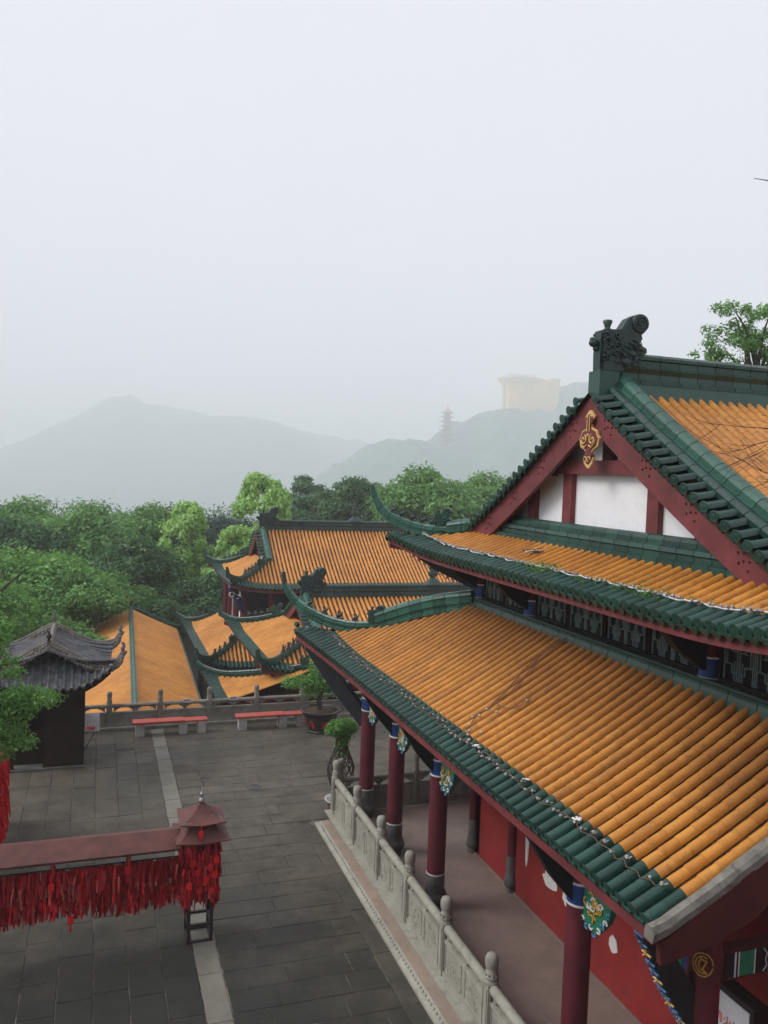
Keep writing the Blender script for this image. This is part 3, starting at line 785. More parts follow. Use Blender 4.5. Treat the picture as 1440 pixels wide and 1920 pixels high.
# gable wall, posts, beams
GX = 7.85
gw = MB(); ss = np.linspace(-4.3, 4.3, 29)
P = [(YC + s, main_z(abs(s)) - 0.14) for s in ss] + [(YC + 4.3, 7.3), (YC - 4.3, 7.3)]
gw.prism(P, lambda a, b, d: (d, a, b), GX, GX + 0.15); gw.build('gable_wall', M['white'], hall)
for y0, y1, z1 in ((12.51, 12.78, 8.64), (10.13, 10.40, 8.64), (13.76, 14.02, 8.5), (9.05, 9.32, 8.45), (11.34, 11.62, 9.75), (15.0, 15.22, 7.8), (7.94, 8.18, 7.8)):
    MB().box((GX - 0.10, y0, 7.5), (GX, y1, z1)).build('gable_post', M['red_wood'], hall) if z1 < 9 else MB().box((GX - 0.10, y0, 8.87), (GX, y1, z1)).build('gable_post', M['red_dark'], hall)
MB().box((GX - 0.16, 9.95, 8.64), (GX - 0.002, 12.98, 8.87)).build('gable_beam', M['red_wood'], hall)
MB().box((GX - 0.22, 12.86, 8.60), (GX - 0.16, 13.02, 8.90)).build('beam_end', M['red_dark'], hall)
# pendant board
YP = 11.52
hw = [(0, .03), (.06, .09), (.10, .13), (.15, .10), (.20, .055), (.27, .06), (.30, .12), (.33, .21), (.40, .24), (.45, .285), (.52, .26), (.58, .25), (.62, .15), (.67, .08), (.72, .08), (.77, .13), (.84, .12), (.89, .07), (.93, 0.012)]
for sc, mt, x0, nm in ((1.0, 'gold_pale', 7.42, 'pendant_board'), (0.86, 'red_wood', 7.405, 'pendant_field')):
    zz = lambda t: 9.66 - .465 - (t - .465) * sc
    P = [(YP - w * sc, zz(t)) for t, w in hw] + [(YP + w * sc, zz(t)) for t, w in hw[::-1]]
    MB().prism(P, lambda a, b, d: (d, a, b), x0, 7.46).build(nm, M[mt], hall)
sc_ = MB()
for s in (-1, 1):
    sc_.tube([(7.395, YP + s * (.12 + .085 * (1 - t/16) * cos(t * .6 + 2)), 9.66 - .47 + .085 * (1 - t/16) * sin(t * .6 + 2)) for t in range(14)], .013, 5)
    sc_.tube([(7.395, YP + s * .035, 9.66 - z) for z in (.14, .22, .34)], .011, 5)
    sc_.tube([(7.395, YP + s * y, 9.66 - z) for y, z in ((.03, .56), (.10, .60), (.17, .55), (.21, .48))], .012, 5)
    sc_.tube([(7.395, YP + s * (.05 + .04 * cos(t * .7)), 9.66 - .79 + .045 * sin(t * .7)) for t in range(7)], .010, 5)
    sc_.tube([(7.395, YP + s * (.055 + .03 * cos(t * .7)), 9.66 - .12 + .035 * sin(t * .7)) for t in range(7)], .009, 5)
sc_.ball((7.395, YP, 9.66 - .40), (.02, .03, .03), 6, 4)
sc_.build('pendant_scrolls', M['gold_pale'], hall)
# green band at the foot of the gable (three stacked courses) and of the upper wall
ridge(hall, [(7.70, YC + 4.1, 7.80), (7.70, YC, 7.79), (7.70, YC - 4.1, 7.80)], prof_sym([(.17, -.44), (.17, -.33), (.12, -.31), (.12, -.24), (.15, -.22), (.13, -.16), (.08, -.13), (.08, -.07), (.05, -.02), (0, 0)]), M['green'], 0.31, 'band_tile')
ridge(hall, [(7.68, 16.0, 5.95), (7.68, YC, 5.95), (7.68, 6.35, 5.95)], prof_sym([(.15, -.30), (.12, -.12), (.10, -.06), (.10, -.02), (.05, 0)]), M['green'], 0.45, 'wall_foot_tile')
MB().box((7.60, 6.3, 5.90), (7.76, 16.1, 5.975)).build('wall_foot_board', M['green_d'], hall)

# upper storey
UX = 7.78
MB().box((UX + .06, 7.2, 5.5), (UX + .2, 16.0, 7.35)).build('upper_wall', M['black'], hall)
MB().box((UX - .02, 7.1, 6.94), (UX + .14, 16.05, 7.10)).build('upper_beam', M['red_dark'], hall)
UC = [15.9, 13.72, 8.9, 7.3]
for y in UC:
    MB().lathe([(.15, 5.9), (.15, 7.0)], (UX, y, 0), 14).build('upper_column', M['red_dark'], hall)
    MB().lathe([(.157, 5.98), (.157, 6.24)], (UX, y, 0), 14).build('blue_band', M['blue'], hall)
    for z in (5.97, 6.25): MB().lathe([(.16, z - .012), (.16, z + .012)], (UX, y, 0), 14).build('white_line', M['white_paint'], hall)
    e = MB()
    for k in range(3):
        e.tube([(UX - .16 - .004 * k, y + (.10 - .03 * k) * cos(t * .6 + k), 6.55 + (.11 - .03 * k) * sin(t * .6 + k)) for t in range(8)], .012, 5)
    e.ball((UX - .15, y, 6.55), (.02, .04, .04), 6, 4); e.build('gold_emblem', M['gold'], hall)
def lattice_window(y0, y1, z0, z1, x, parent):
    w = MB()
    for a, b, c, d in ((y0, y1, z0, z0 + .04), (y0, y1, z1 - .04, z1), (y0, y0 + .03, z0, z1), (y1 - .03, y1, z0, z1)):
        w.box((x - .03, a, c), (x + .02, b, d))
    fr = w.build('window', M['wood_dark'], parent)
    l = MB(); t = .014; W = (y1 - y0 - .1); H = (z1 - z0 - .1)
    def hb(u0, u1, v): l.box((x - .012, y0 + .05 + u0 * W, z0 + .05 + v * H - t/2), (x + .006, y0 + .05 + u1 * W, z0 + .05 + v * H + t/2))
    def vb(u, v0, v1): l.box((x - .014, y0 + .05 + u * W - t/2, z0 + .05 + v0 * H), (x + .004, y0 + .05 + u * W + t/2, z0 + .05 + v1 * H))
    for u in (.23, .27, .5, .73, .77): vb(u, 0, 1)
    for s in (0, 1, 2, 3):
        g = lambda u: ((u if s % 2 == 0 else 1 - u) + s // 2) / 2
        def H2(a, b, v): hb(min(g(a), g(b)), max(g(a), g(b)), v)
        vb(g(.06), .0, 1); vb(g(.14), .25, 1); H2(.06, .30, .25); vb(g(.30), .12, .25); H2(.14, .30, .62); vb(g(.30), .45, .62); H2(.22, .46, .45)
        H2(.30, .46, .80); vb(g(.22), .62, .88); H2(.14, .38, .88); vb(g(.38), .66, .80); H2(.30, .46, .12); vb(g(.38), .0, .30); H2(.0, .06, .55); H2(.38, .46, .66)
    l.build('lattice', M['lattice'], fr)
for a, b, n in ((13.90, 15.72, 2), (9.08, 13.54, 4), (7.45, 8.72, 1)):
    for k in range(n):
        lattice_window(a + (b - a) * k / n + .02, a + (b - a) * (k + 1) / n - .02, 5.98, 6.93, UX - .02, hall)
# upper brackets
def brace(parent, root, out, z0, z1, w=0.13, sq=True, mats=('black', 'blue_l')):
    """strut rising from (root, z0) outwards to (out, z1) with a carved painted lower edge"""
    r = Vector((root[0], root[1], 0)); o = Vector((out[0], out[1], 0)); d = (o - r); L = d.length; d.normalize(); n = Vector((-d.y, d.x, 0))
    P = [(0, z0), (0.03, z0 - .02), (L * .5, (z0 + z1) / 2 - .16), (L, z1 - .12), (L, z1), (L * .8, z1), (0.0, z0 + .45)]
    b = MB(); b.prism(P, lambda a, h, k: r + d * a + n * k + Vector((0, 0, h)), -w / 2, w / 2)
    o1 = b.build('brace', M[mats[0]], parent)
    if sq:
        e = MB()
        for i in range(15):
            t = i / 14; a = L * t; z = (z0 - .02) * (1 - t) + (z1 - .12) * t - .11 * sin(pi * t) - .01
            c = r + d * a + Vector((0, 0, z))
            e.tube([c + d * (.035 * cos(q * .8 + i)) + Vector((0, 0, .035 * sin(q * .8 + i))) + n * (w / 2 * (1 if q % 2 else -1) * .3) for q in range(7)], .008, 5, mi=(0 if i % 3 else (2 if i % 2 else 1)))
            e.tube([c + n * (-w/2), c + n * (w/2)], .012, 6, mi=(1 if i % 3 == 0 else 0))
        e.build('carved_edge', [M[mats[1]], M['gold_pale'], M['white_paint']], o1, 'stuff')
    return o1
brace(hall, (UX - .1, 15.95), (6.35, 17.35), 6.15, 7.12, .12)
for y in UC[1:3]: brace(hall, (UX - .14, y), (6.75, y), 6.1, 6.95, .16, False)
brace(hall, (UX - .1, 15.9), (6.75, 15.9), 6.2, 6.95, .12, False)

# lower storey: floor platform, columns, walls
PZ = 0.42; PX = 5.30; PY1 = 18.82
pl = MB()
prof = [(5.10, 0.0), (5.10, 0.05), (5.14, 0.07), (5.20, 0.12), (5.23, 0.13), (5.385, 0.135), (5.39, 0.33), (5.30, 0.36), (5.28, 0.40), (5.28, PZ - .004), (5.62, PZ - .004)]
Y0 = 3.0
q = []
for x, z in prof:
    o = x - 5.28
    q += [(x, Y0, z), (x, PY1 - o, z), (16.0, PY1 - o, z)]
pl.add(q, [(3*i, 3*i+1, 3*i+4, 3*i+3) for i in range(len(prof)-1)] + [(3*i+1, 3*i+2, 3*i+5, 3*i+4) for i in range(len(prof)-1)])
o = pl.build('platform', [M['stone'], M['stone_pink']], hall)
for p in o.data.polygons:
    if 0.131 < p.center.z < 0.335: p.material_index = 1
dn = MB()
y = PY1 - .15
while y > 3.2:
    dn.ball((5.175, y, .105), (.022, .042, .022), 6, 4); y -= .115
x = 5.4
while x < 9: dn.ball((x, PY1 + .05, .125), (.042, .022, .022), 6, 4); x += .115
dn.build('lotus_carving', M['stone'], hall, 'stuff')
MB().box((5.62, Y0, 0.0), (16.0, PY1 - .3, PZ)).build('porch_floor', M['porch'], hall)
WX = 7.85
MB().box((WX, 4.5, PZ), (WX + .3, 15.95, 4.3)).build('red_wall', M['red_wall'], hall)
MB().box((WX, 15.65, PZ), (14, 15.95, 4.3)).build('end_wall', M['red_wall'], hall)
MB().box((WX - .03, 4.5, PZ), (WX, 15.9, PZ + .03)).build('wall_foot', M['porch'], hall)
def blob(cy, cz, ry, rz, seed, name='filler_patch'):
    r = random.Random(seed); P = [(cy + ry * cos(t) * r.uniform(.75, 1.1), cz + rz * sin(t) * r.uniform(.8, 1.1)) for t in [2 * pi * k / 14 for k in range(14)]]
    MB().prism(P, lambda a, b, d: (d, a, b), WX - .008, WX + .01).build(name, M['white_patch'], hall)
blob(13.62, 1.55, .07, .42, 1); blob(12.75, 1.30, .25, .17, 2); blob(12.18, 1.28, .15, .18, 3); blob(10.80, 1.22, .13, .14, 4)
blob(13.05, 1.50, .03, .03, 5)
def pedestal(x, y, r, h, parent):
    MB().lathe([(r*1.05, 0), (r*1.05, .06), (r*.85, .08), (r*1.25, .12), (r*1.38, .20), (r*1.25, .28), (r*1.05, .31), (r*1.12, .33), (r*1.0, .36), (r*1.02, .38), (r*1.02, h)], (x, y, PZ), 18).build('column_base', M['stone_dark'], parent)
CX = 6.14
CY = [18.28, 16.3, 14.0, 9.22, 6.88]
for i, y in enumerate(CY):
    r = .172
    pedestal(CX, y, r, .66, hall)
    MB().lathe([(r, PZ + .66), (r, 4.2)], (CX, y, 0), 22).build('column', M['column'], hall)
    MB().lathe([(r + .006, PZ + .652), (r + .006, PZ + .676)], (CX, y, 0), 22).build('white_line', M['white_paint'], hall)
    if i == 4: continue
    MB().lathe([(r + .006, 2.98), (r + .006, 3.24)], (CX, y, 0), 22).build('blue_band', M['blue'], hall)
    for z in (2.965, 3.255): MB().lathe([(r + .010, z - .016), (r + .010, z + .016)], (CX, y, 0), 22).build('white_line', M['white_paint'], hall)
for y in (15.92, 14.15): 
    pedestal(WX - .02, y, .105, .72, hall)
    MB().lathe([(.105, PZ + .72), (.105, 4.3)], (WX - .02, y, 0), 16).build('inner_column', M['column'], hall)
# head beams, painted
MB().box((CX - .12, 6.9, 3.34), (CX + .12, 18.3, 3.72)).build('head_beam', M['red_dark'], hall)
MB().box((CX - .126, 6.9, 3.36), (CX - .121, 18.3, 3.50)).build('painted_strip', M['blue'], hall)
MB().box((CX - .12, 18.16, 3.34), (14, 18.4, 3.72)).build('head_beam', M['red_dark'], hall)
for y in CY[1:]:
    MB().box((CX + .15, y - .08, 3.3), (WX, y + .08, 3.62)).build('cross_beam', M['red_dark'], hall)
# painted cross beam beside the near column
pb = MB(); X0, X1, yb = CX + .2, WX, 6.79
pb.box((X0, yb, 3.33), (X1, yb + .006, 3.60), 0)
pb.box((X0 + .12, yb - .005, 3.33), (X0 + .14, yb, 3.60), 3); pb.box((X0 + .17, yb - .005, 3.33), (X0 + .185, yb, 3.60), 3)
pb.box((X0 + .19, yb - .004, 3.335), (X0 + .38, yb, 3.595), 2); pb.box((X0 + .38, yb - .005, 3.33), (X0 + .395, yb, 3.60), 3)
for k in range(6):
    xx = X0 + .5 + k * .16
    if xx > X1 - .1: break
    pb.tube([(xx, yb - .006, 3.34), (xx + .05, yb - .006, 3.40), (xx + .03, yb - .006, 3.465), (xx + .05, yb - .006, 3.53), (xx, yb - .006, 3.59)], .007, 4, 3)
    pb.box((xx + .06, yb - .003, 3.34), (xx + .10, yb, 3.59), 2 if k % 2 else 1)
pb.build('painted_beam', [M['black'], M['blue'], M['teal'], M['white_paint']], hall)
em = MB()
for k in range(3):
    em.tube([(CX + .182 * cos(3.93 + a_), 6.88 + .182 * sin(3.93 + a_), 3.56 + (.125 - .035*k) * sin(t * .55 + k)) for t in range(12 - 3*k) for a_ in (((.10 - .03*k) * cos(t * .55 + k)) / .172,)], .009, 5)
em.tube([(CX + .182 * cos(3.93 + a_), 6.88 + .182 * sin(3.93 + a_), z_) for a_, z_ in ((-.2, 3.62), (.2, 3.60), (.0, 3.52), (.2, 3.47))], .010, 5)
em.build('gold_emblem', M['gold'], hall)
# wing brackets beside the columns
def wing(y, sgn, L=.62, parent=hall):
    P = [(0, 3.30), (0, 2.82), (.10, 2.76), (.20, 2.80), (.27, 2.74), (.36, 2.83), (.44, 2.92), (.50, 3.0), (.56, 3.12), (L, 3.30)]
    fn = lambda a, b, d: (CX + d, y + sgn * (.165 + a), b)
    o = MB(); o.prism(P, fn, -.05, .05); ob = o.build('wing_bracket', M['teal'], parent)
    g = MB(); r = random.Random(int(y * 10))
    for k in range(16):
        a = r.uniform(.07, .42); b = r.uniform(2.86 + a * .25, 3.20); a0 = r.uniform(0, 6)
        g.tube([(CX - .055 - .008 * (t % 2), y + sgn * (.165 + a + .05 * cos(a0 + t * .7)), b + .05 * sin(a0 + t * .7)) for t in range(6)], .014, 5, 0 if k % 3 else 2)
    for k, (a, b) in enumerate(P[1:-1]):
        g.tube([(CX - .055, y + sgn * (.165 + a + .04 * cos(t * .9 + k)), b + .01 + .03 * sin(t * .9 + k)) for t in range(6)], .014, 5, 1 if k % 2 else 2)
    g.build('bracket_carving', [M['gold'], M['blue_l'], M['white_paint']], ob)
for i, y in enumerate(CY):
    if i < 4: wing(y, -1)
    if i: 
        brace(hall, (CX - .1, y), (5.30, y), 3.0 if i < 4 else 2.75, 4.05, .14, i == 4)
# corner braces under the hip
brace(hall, (CX - .10, 18.42), (4.95, 19.75), 2.55, 4.25, .14)
brace(hall, (CX, 18.42), (CX, 19.2), 2.95, 4.05, .12)
# near end of the lower roof: mortar edge, rake board, soffit
ys0 = LO_Y0 - LO_U[-1]
mo = MB(); q = []
vs_ = [(-0.06 + 2.64 * i / 16) for i in range(17)]
rr = random.Random(4)
prev = None
for v in vs_:
    z = lo_z(12.0, max(v, 0)) + (0.0)
    j = rr.uniform(-.015, .015)
    for y, dz in ((ys0 - .06, -.10), (ys0 - .07, .02 + j), (ys0 - .10, .04 + j), (ys0 - .17 + j, .03 - j), (ys0 - .20 + j, -.02), (ys0 - .19, -.11)): q.append((5.0 + v, y, z + dz))
mo.add(q, [(6*i+k, 6*i+(k+1) % 6, 6*(i+1)+(k+1) % 6, 6*(i+1)+k) for i in range(16) for k in range(6)] + [tuple(range(6))[::-1], tuple(range(96, 102))])
mo.build('mortar_edge', M['gray_edge'], hall)
rb = MB()
P = [(5.03, 4.36 - .13), (7.6, 5.78 - .13), (7.6, 5.3), (6.6, 4.72), (6.15, 4.32), (5.5, 4.10), (5.05, 4.02)]
rb.prism(P, lambda a, b, d: (a, d, b), ys0 - .19, ys0 - .12); rb.build('rake_board', M['red_dark'], hall)
for k in range(3): MB().box((CX - .132, 7.06 + k * .22, 3.36), (CX - .127, 7.24 + k * .22, 3.70)).build('painted_square', M['teal' if k % 2 == 0 else 'white_paint'], hall)

# loose bits that lie on the roofs
def on_low(x, y, dz=0.0): return Vector((x, y, lo_z(LO_Y0 - y, x - 5.0) + dz))
def string_lights(f, v, u0, u1, label, step=0.2, skip=.2, cable_r=.006, wob=.05):
    t = thing('string_lights', label, 'string lights', (0, 0, 0), 'light strings on the eaves')
    r = random.Random(int(u1 * 100)); pts = []; u = u0
    while u < u1: pts.append(f.pt(u, v + r.uniform(-wob, wob), .085 + r.uniform(-.02, .012))); u += .11
    MB().tube(pts, cable_r, 5).build('cable', M['clip'] if cable_r < .01 else M['white_paint'], t)
    u = u0; n = 0
    lm = MB(); lm.tube([(0, 0, 0), (.0, .035, .03), (0, .06, .032)], [.012, .022, .016], 6, 0); lm.tube([(0.02, -.015, .0), (.03, -.07, -.01)], [.013, .009], 5, 1); lm.tube([(-0.02, -.01, .0), (-.04, -.05, .0)], [.012, .009], 5, 0)
    me = lm.mesh('lamp', [M['bulb'], M['clip']])
    while u < u1 and n < 110:
        if r.random() > skip:
            p = f.pt(u + r.uniform(-.03, .03), v + r.uniform(-wob, wob), .085)
            link('lamp', me, t, None, Matrix.Translation(p) @ Matrix.Rotation(r.uniform(-.5, .5) + 2.2, 4, 'Z') @ Matrix.Scale(r.uniform(.7, 1.05), 4)); n += 1
        u += step * r.uniform(.8, 1.2)
    return t
string_lights(f_low, .26, .1, 12.85, 'string of small white lamps lying along the green eave tiles of the lower roof', .185, .12)
string_lights(f_up, .34, .35, 11.2, 'thick white cable with close-set lamps along the green eave tiles of the upper roof', .115, .05, .012, .02)
ct = thing('loose_cable', 'doubled thin brown cable with lamp clusters trailing down the orange tiles of the lower roof', 'cable')
for off in (0, .10):
    pts = [on_low(7.58, 12.15, .10), on_low(7.2, 12.1 + off, .09), on_low(6.8, 11.95 + off * 1.6, .09), on_low(6.45, 11.75 + off * 1.5, .09), on_low(6.2, 11.65 + off, .09), on_low(6.05, 11.72, .09)]
    MB().tube([p for p, s in resample([tuple(p) for p in pts], .12)], .008, 5).build('strand', M['clip'], ct)
pts = [on_low(6.05, 11.72, .09), on_low(5.9, 11.6, .09), on_low(5.7, 11.62, .09), on_low(5.55, 11.5, .09), on_low(5.4, 11.35, .09)]
MB().tube([p for p, s in resample([tuple(p) for p in pts], .08)], .008, 5).build('strand', M['clip'], ct)
pts = [on_low(6.05, 11.7, .09), on_low(6.0, 11.4, .10), on_low(6.15, 11.15, .09), on_low(6.4, 11.2, .09)]
MB().tube([p for p, s in resample([tuple(p) for p in pts], .08)], .007, 5).build('strand', M['clip'], ct)
rr = random.Random(8)
for x, y in ((5.85, 11.6), (5.7, 11.55), (5.62, 11.62), (5.5, 11.45), (5.42, 11.3), (6.3, 11.15), (5.9, 11.35), (5.35, 11.2), (5.3, 11.05), (5.5, 11.05)):
    MB().ball(on_low(x, y, .10), (.03, .022, .02), 6, 4).build('lamp', M['bulb'], ct)
def scrap(p, label, s, seed, mat='white_patch', name='paper_scrap', cat='litter'):
    r = random.Random(seed); m = MB(); n = 7
    for k in range(5):
        c = Vector((r.uniform(-.05, .05), r.uniform(-.06, .06), r.uniform(0, .03))) * s
        m.ball(c, (r.uniform(.02, .05) * s, r.uniform(.02, .05) * s, r.uniform(.008, .02) * s), 6, 4)
    o = m.build(name, M[mat], None, None, p); tag(o, label, cat); return o
scrap(on_low(5.32, 8.10, .09), 'crumpled white paper among the green eave tiles near the fourth column', .8, 3)
scrap(on_low(5.30, 10.75, .09), 'torn pale scrap on the green eave tiles below the trailing cable', .75, 5)
scrap(on_low(5.33, 9.35, .09), 'small grey scrap lodged at the start of the orange tiles', .7, 6)
db = thing('broken_twigs', 'small heap of dry broken twigs on the orange tiles of the upper eave', 'twigs', tuple(f_up.pt(4.7, .72, .09)))
r = random.Random(3)
for k in range(9):
    a = r.uniform(-.6, .8); L = r.uniform(.08, .2); c = Vector((r.uniform(-.08, .08), r.uniform(-.12, .12), r.uniform(0, .04)))
    MB().tube([c - Vector((cos(a), sin(a), .1)) * L, c, c + Vector((cos(a + .3), sin(a + .3), .25)) * L], [.012, .010, .005], 5).build('twig', M['twig'] if k % 3 else M['white_patch'], db)

# ------------------------------------------------------------------ courtyard
court = MB().box((-14, -8, -1.2), (18, 27.85, -0.011)).build('courtyard', M['joint'], None, 'structure')
MB().box((-16, 27.85, -10), (24, 28.15, -0.05)).build('terrace_wall', M['stone_far'], None, 'structure')
r = random.Random(21)
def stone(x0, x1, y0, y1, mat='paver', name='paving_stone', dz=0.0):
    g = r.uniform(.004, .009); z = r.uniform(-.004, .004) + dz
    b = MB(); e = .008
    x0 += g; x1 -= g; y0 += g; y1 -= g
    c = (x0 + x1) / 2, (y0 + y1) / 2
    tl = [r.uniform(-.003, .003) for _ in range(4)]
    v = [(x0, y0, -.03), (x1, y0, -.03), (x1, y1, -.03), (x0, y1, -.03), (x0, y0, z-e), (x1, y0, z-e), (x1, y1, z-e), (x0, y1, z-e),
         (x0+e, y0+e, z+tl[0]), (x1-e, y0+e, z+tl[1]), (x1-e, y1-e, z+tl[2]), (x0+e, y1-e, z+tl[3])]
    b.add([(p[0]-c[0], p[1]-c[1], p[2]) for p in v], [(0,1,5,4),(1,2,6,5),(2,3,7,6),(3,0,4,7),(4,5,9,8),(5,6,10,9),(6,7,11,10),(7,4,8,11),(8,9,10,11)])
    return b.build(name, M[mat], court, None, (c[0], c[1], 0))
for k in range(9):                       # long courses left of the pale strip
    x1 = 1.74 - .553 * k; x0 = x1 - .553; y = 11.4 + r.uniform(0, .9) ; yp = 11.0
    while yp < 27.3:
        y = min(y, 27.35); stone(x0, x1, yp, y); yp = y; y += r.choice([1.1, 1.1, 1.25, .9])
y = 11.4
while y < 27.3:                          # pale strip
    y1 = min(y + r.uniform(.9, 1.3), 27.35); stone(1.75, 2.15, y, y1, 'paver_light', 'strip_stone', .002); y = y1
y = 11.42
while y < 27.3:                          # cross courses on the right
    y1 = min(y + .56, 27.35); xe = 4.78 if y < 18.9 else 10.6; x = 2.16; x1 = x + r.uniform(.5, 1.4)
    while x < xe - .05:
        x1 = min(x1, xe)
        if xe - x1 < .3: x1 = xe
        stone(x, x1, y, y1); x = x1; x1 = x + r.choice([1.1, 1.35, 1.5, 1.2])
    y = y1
y = 6.0
while y < 18.9:
    stone(4.78, 5.13, y, min(y + 1.5, 18.9), 'edge', 'edge_stone', .001); y += 1.5
stone(4.20, 4.77, 16.7, 18.0, 'edge', 'patch_slab', .010)
def drain(x, y, label):
    t = thing('drain_cover', label, 'drain cover', (x, y, 0.006))
    b = MB(); b.lathe([(.0, 0), (.30, 0), (.30, .008), (.0, .008)], (0, 0, 0), 4, 0, False, Matrix.Rotation(pi/4, 4, 'Z')); b.build('plate', M['stone_dark'], t)
    g = MB()
    for a in (.06, .13, .18): g.tube([(a * cos(2*pi*k/16), a * sin(2*pi*k/16), .010) for k in range(17)], .007, 4)
    for k in range(4): g.box((-.006 + .1 * (k - 1.5) * 1.1, -.15, .008), (.006 + .1 * (k - 1.5) * 1.1, .15, .014))
    g.build('grate', M['iron'], t)
drain(4.10, 21.66, 'square cast drain cover with round grate in the open middle of the courtyard')
drain(8.20, 26.2, 'small drain cover on the paving beside the large octagonal planter')

# ------------------------------------------------------------------ stone balustrades
def post_mesh(shaft, w, mat, carve=True):
    b = MB(); b.box((-w/2, -w/2, 0), (w/2, w/2, shaft))
    for s in (-1, 1):
        for ax in (0, 1):
            q = w/2 + .006
            if ax: b.box((-w/2 + .025, s*q - .006, .10), (-w/2 + .045, s*q + .006, shaft - .06)); b.box((w/2 - .045, s*q - .006, .10), (w/2 - .025, s*q + .006, shaft - .06))
            else: b.box((s*q - .006, -w/2 + .025, .10), (s*q + .006, -w/2 + .045, shaft - .06)); b.box((s*q - .006, w/2 - .045, .10), (s*q + .006, w/2 - .025, shaft - .06))
    R = w / 2
    b.lathe([(R*1.15, 0), (R*1.15, .035), (R*.9, .05), (R*1.1, .075), (R*1.1, .10), (R*.85, .115), (R*.95, .14), (R*.95, .155), (R*.78, .17), (R*.98, .23), (R*1.06, .30), (R*1.02, .36), (R*.8, .405), (R*.3, .42), (0, .42)], (0, 0, shaft), 14)
    for k in range(10):
        t = 2*pi*k/10; b.ball((R*1.02*cos(t), R*1.02*sin(t), shaft + .128), (.014, .014, .014), 5, 3)
    return b.mesh('post', mat)
def balustrade(name, label, posts, d, z, mat, shaft, w=.15, group=None, rail_z=.76, panel_top=.56, post_x=True):
    """posts: list of points along a line; d: unit direction"""
    t = thing(name, label, 'balustrade', (0, 0, 0), group)
    pm = post_mesh(shaft, w, mat); d = Vector(d); n = Vector((-d.y, d.x, 0)); rr = random.Random(int(abs(posts[0][0]) * 10 + len(posts)))
    for p in posts: link('post', pm, t, None, Matrix.Translation((p[0], p[1], z)) @ Matrix.Rotation(rr.uniform(-.02, .02), 4, 'Z'))
    for a, b in zip(posts[:-1], posts[1:]):
        A = Vector((*a, z)) + d * w/2; B = Vector((*b, z)) - d * w/2; L = (B - A).length
        up = Vector((0, 0, 1))
        MB().tube([A + up * rail_z, B + up * rail_z], .062 * w / .15, 12, 0).build('rail', mat, t)
        pan = MB()
        fn = lambda s, h, k: A + d * s + up * h + n * k
        pan.prism([(0, .0), (L, .0), (L, panel_top), (0, panel_top)], fn, -.045, .045)
        pan.prism([(0, panel_top - .035), (L, panel_top - .035), (L, panel_top + .01), (0, panel_top + .01)], fn, -.058, .058)
        pan.prism([(0, .0), (L, .0), (L, .09), (0, .09)], fn, -.07, .07)
        for s0, s1 in ((.05, L/2 - .06), (L/2 + .06, L - .05)):
            for k in (-.05, .05):
                for q in ((s0, .12, s1, .135), (s0, panel_top - .07, s1, panel_top - .055), (s0, .12, s0 + .015, panel_top - .055), (s1 - .015, .12, s1, panel_top - .055)):
                    pan.prism([(q[0], q[1]), (q[2], q[1]), (q[2], q[3]), (q[0], q[3])], fn, k - .006, k + .006)
        pan.build('panel', mat, t)
        cv = MB()
        for k in range(26):
            s = rr.uniform(.10, L - .10); h = rr.uniform(.17, panel_top - .10); a0 = rr.uniform(0, 6.3)
            for sd in (-.046, .046):
                cv.tube([fn(s + .045 * cos(a0 + i * .9), h + .035 * sin(a0 + i * .9), sd) for i in range(4)], .010, 4)
        cv.build('relief_carving', mat, t, 'stuff')
        # carved supports between panel and rail
        for s, e in ((L/2, 0), (.05, 1), (L - .05, 1)):
            sp = MB(); c = A + d * s + up * (panel_top + .01); h = rail_z - panel_top - .06
            if not e: sp.lathe([(.05, 0), (.03, h * .2), (.055, h * .45), (.03, h * .7), (.05, h)], c, 10)
            sg = 1 if s < L/2 else -1
            for s2 in ((-1, 1) if not e else (sg,)):
                sp.prism([(0, h), (s2 * .20, h), (s2 * .17, h * .7), (s2 * .10, h * .6), (s2 * .07, h * .3), (0, h * .15)] if s2 > 0 else [(0, h), (0, h * .15), (s2 * .07, h * .3), (s2 * .10, h * .6), (s2 * .17, h * .7), (s2 * .20, h)], lambda a_, b_, k: c + d * a_ + up * b_ + n * k, -.03, .03)
            if not e: sp.build('baluster', mat, t)
            else: sp.build('rail_bracket', mat, t)
    return t
near = balustrade('stone_balustrade', 'pale carved stone balustrade on the platform edge in front of the red columns',
    [(5.50, y) for y in (18.62, 16.95, 15.32, 13.72, 12.04, 10.39, 8.75, 7.12, 5.5)], (0, -1, 0), PZ, M['stone'], .84, .19, None, .77, .60)
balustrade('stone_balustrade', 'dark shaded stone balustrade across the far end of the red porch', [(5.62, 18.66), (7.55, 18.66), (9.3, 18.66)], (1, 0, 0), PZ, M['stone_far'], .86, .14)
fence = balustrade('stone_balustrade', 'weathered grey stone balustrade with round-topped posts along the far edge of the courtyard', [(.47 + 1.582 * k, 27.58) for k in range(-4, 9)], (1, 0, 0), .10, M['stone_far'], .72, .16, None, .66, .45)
MB().box((-7, 27.36, 0), (14.5, 27.84, .10)).build('kerb', M['stone_far'], fence)
for i, (x, lab) in enumerate(((2.90, 'small white notice plate tied to the far rail above the left bench'), (4.43, 'small white notice plate tied to the far rail left of the right bench'))):
    t = thing('notice_plate', lab, 'sign', (x, 27.50, .83))
    MB().box((-.13, 0, -.06), (.13, .008, .06)).build('plate', M['white_paint'], t)
    g = MB()
    for k in range(4): g.box((-.10 + .052 * k, -.004, -.02), (-.07 + .052 * k, -.0005, .03))
    g.build('print', M['iron'], t)

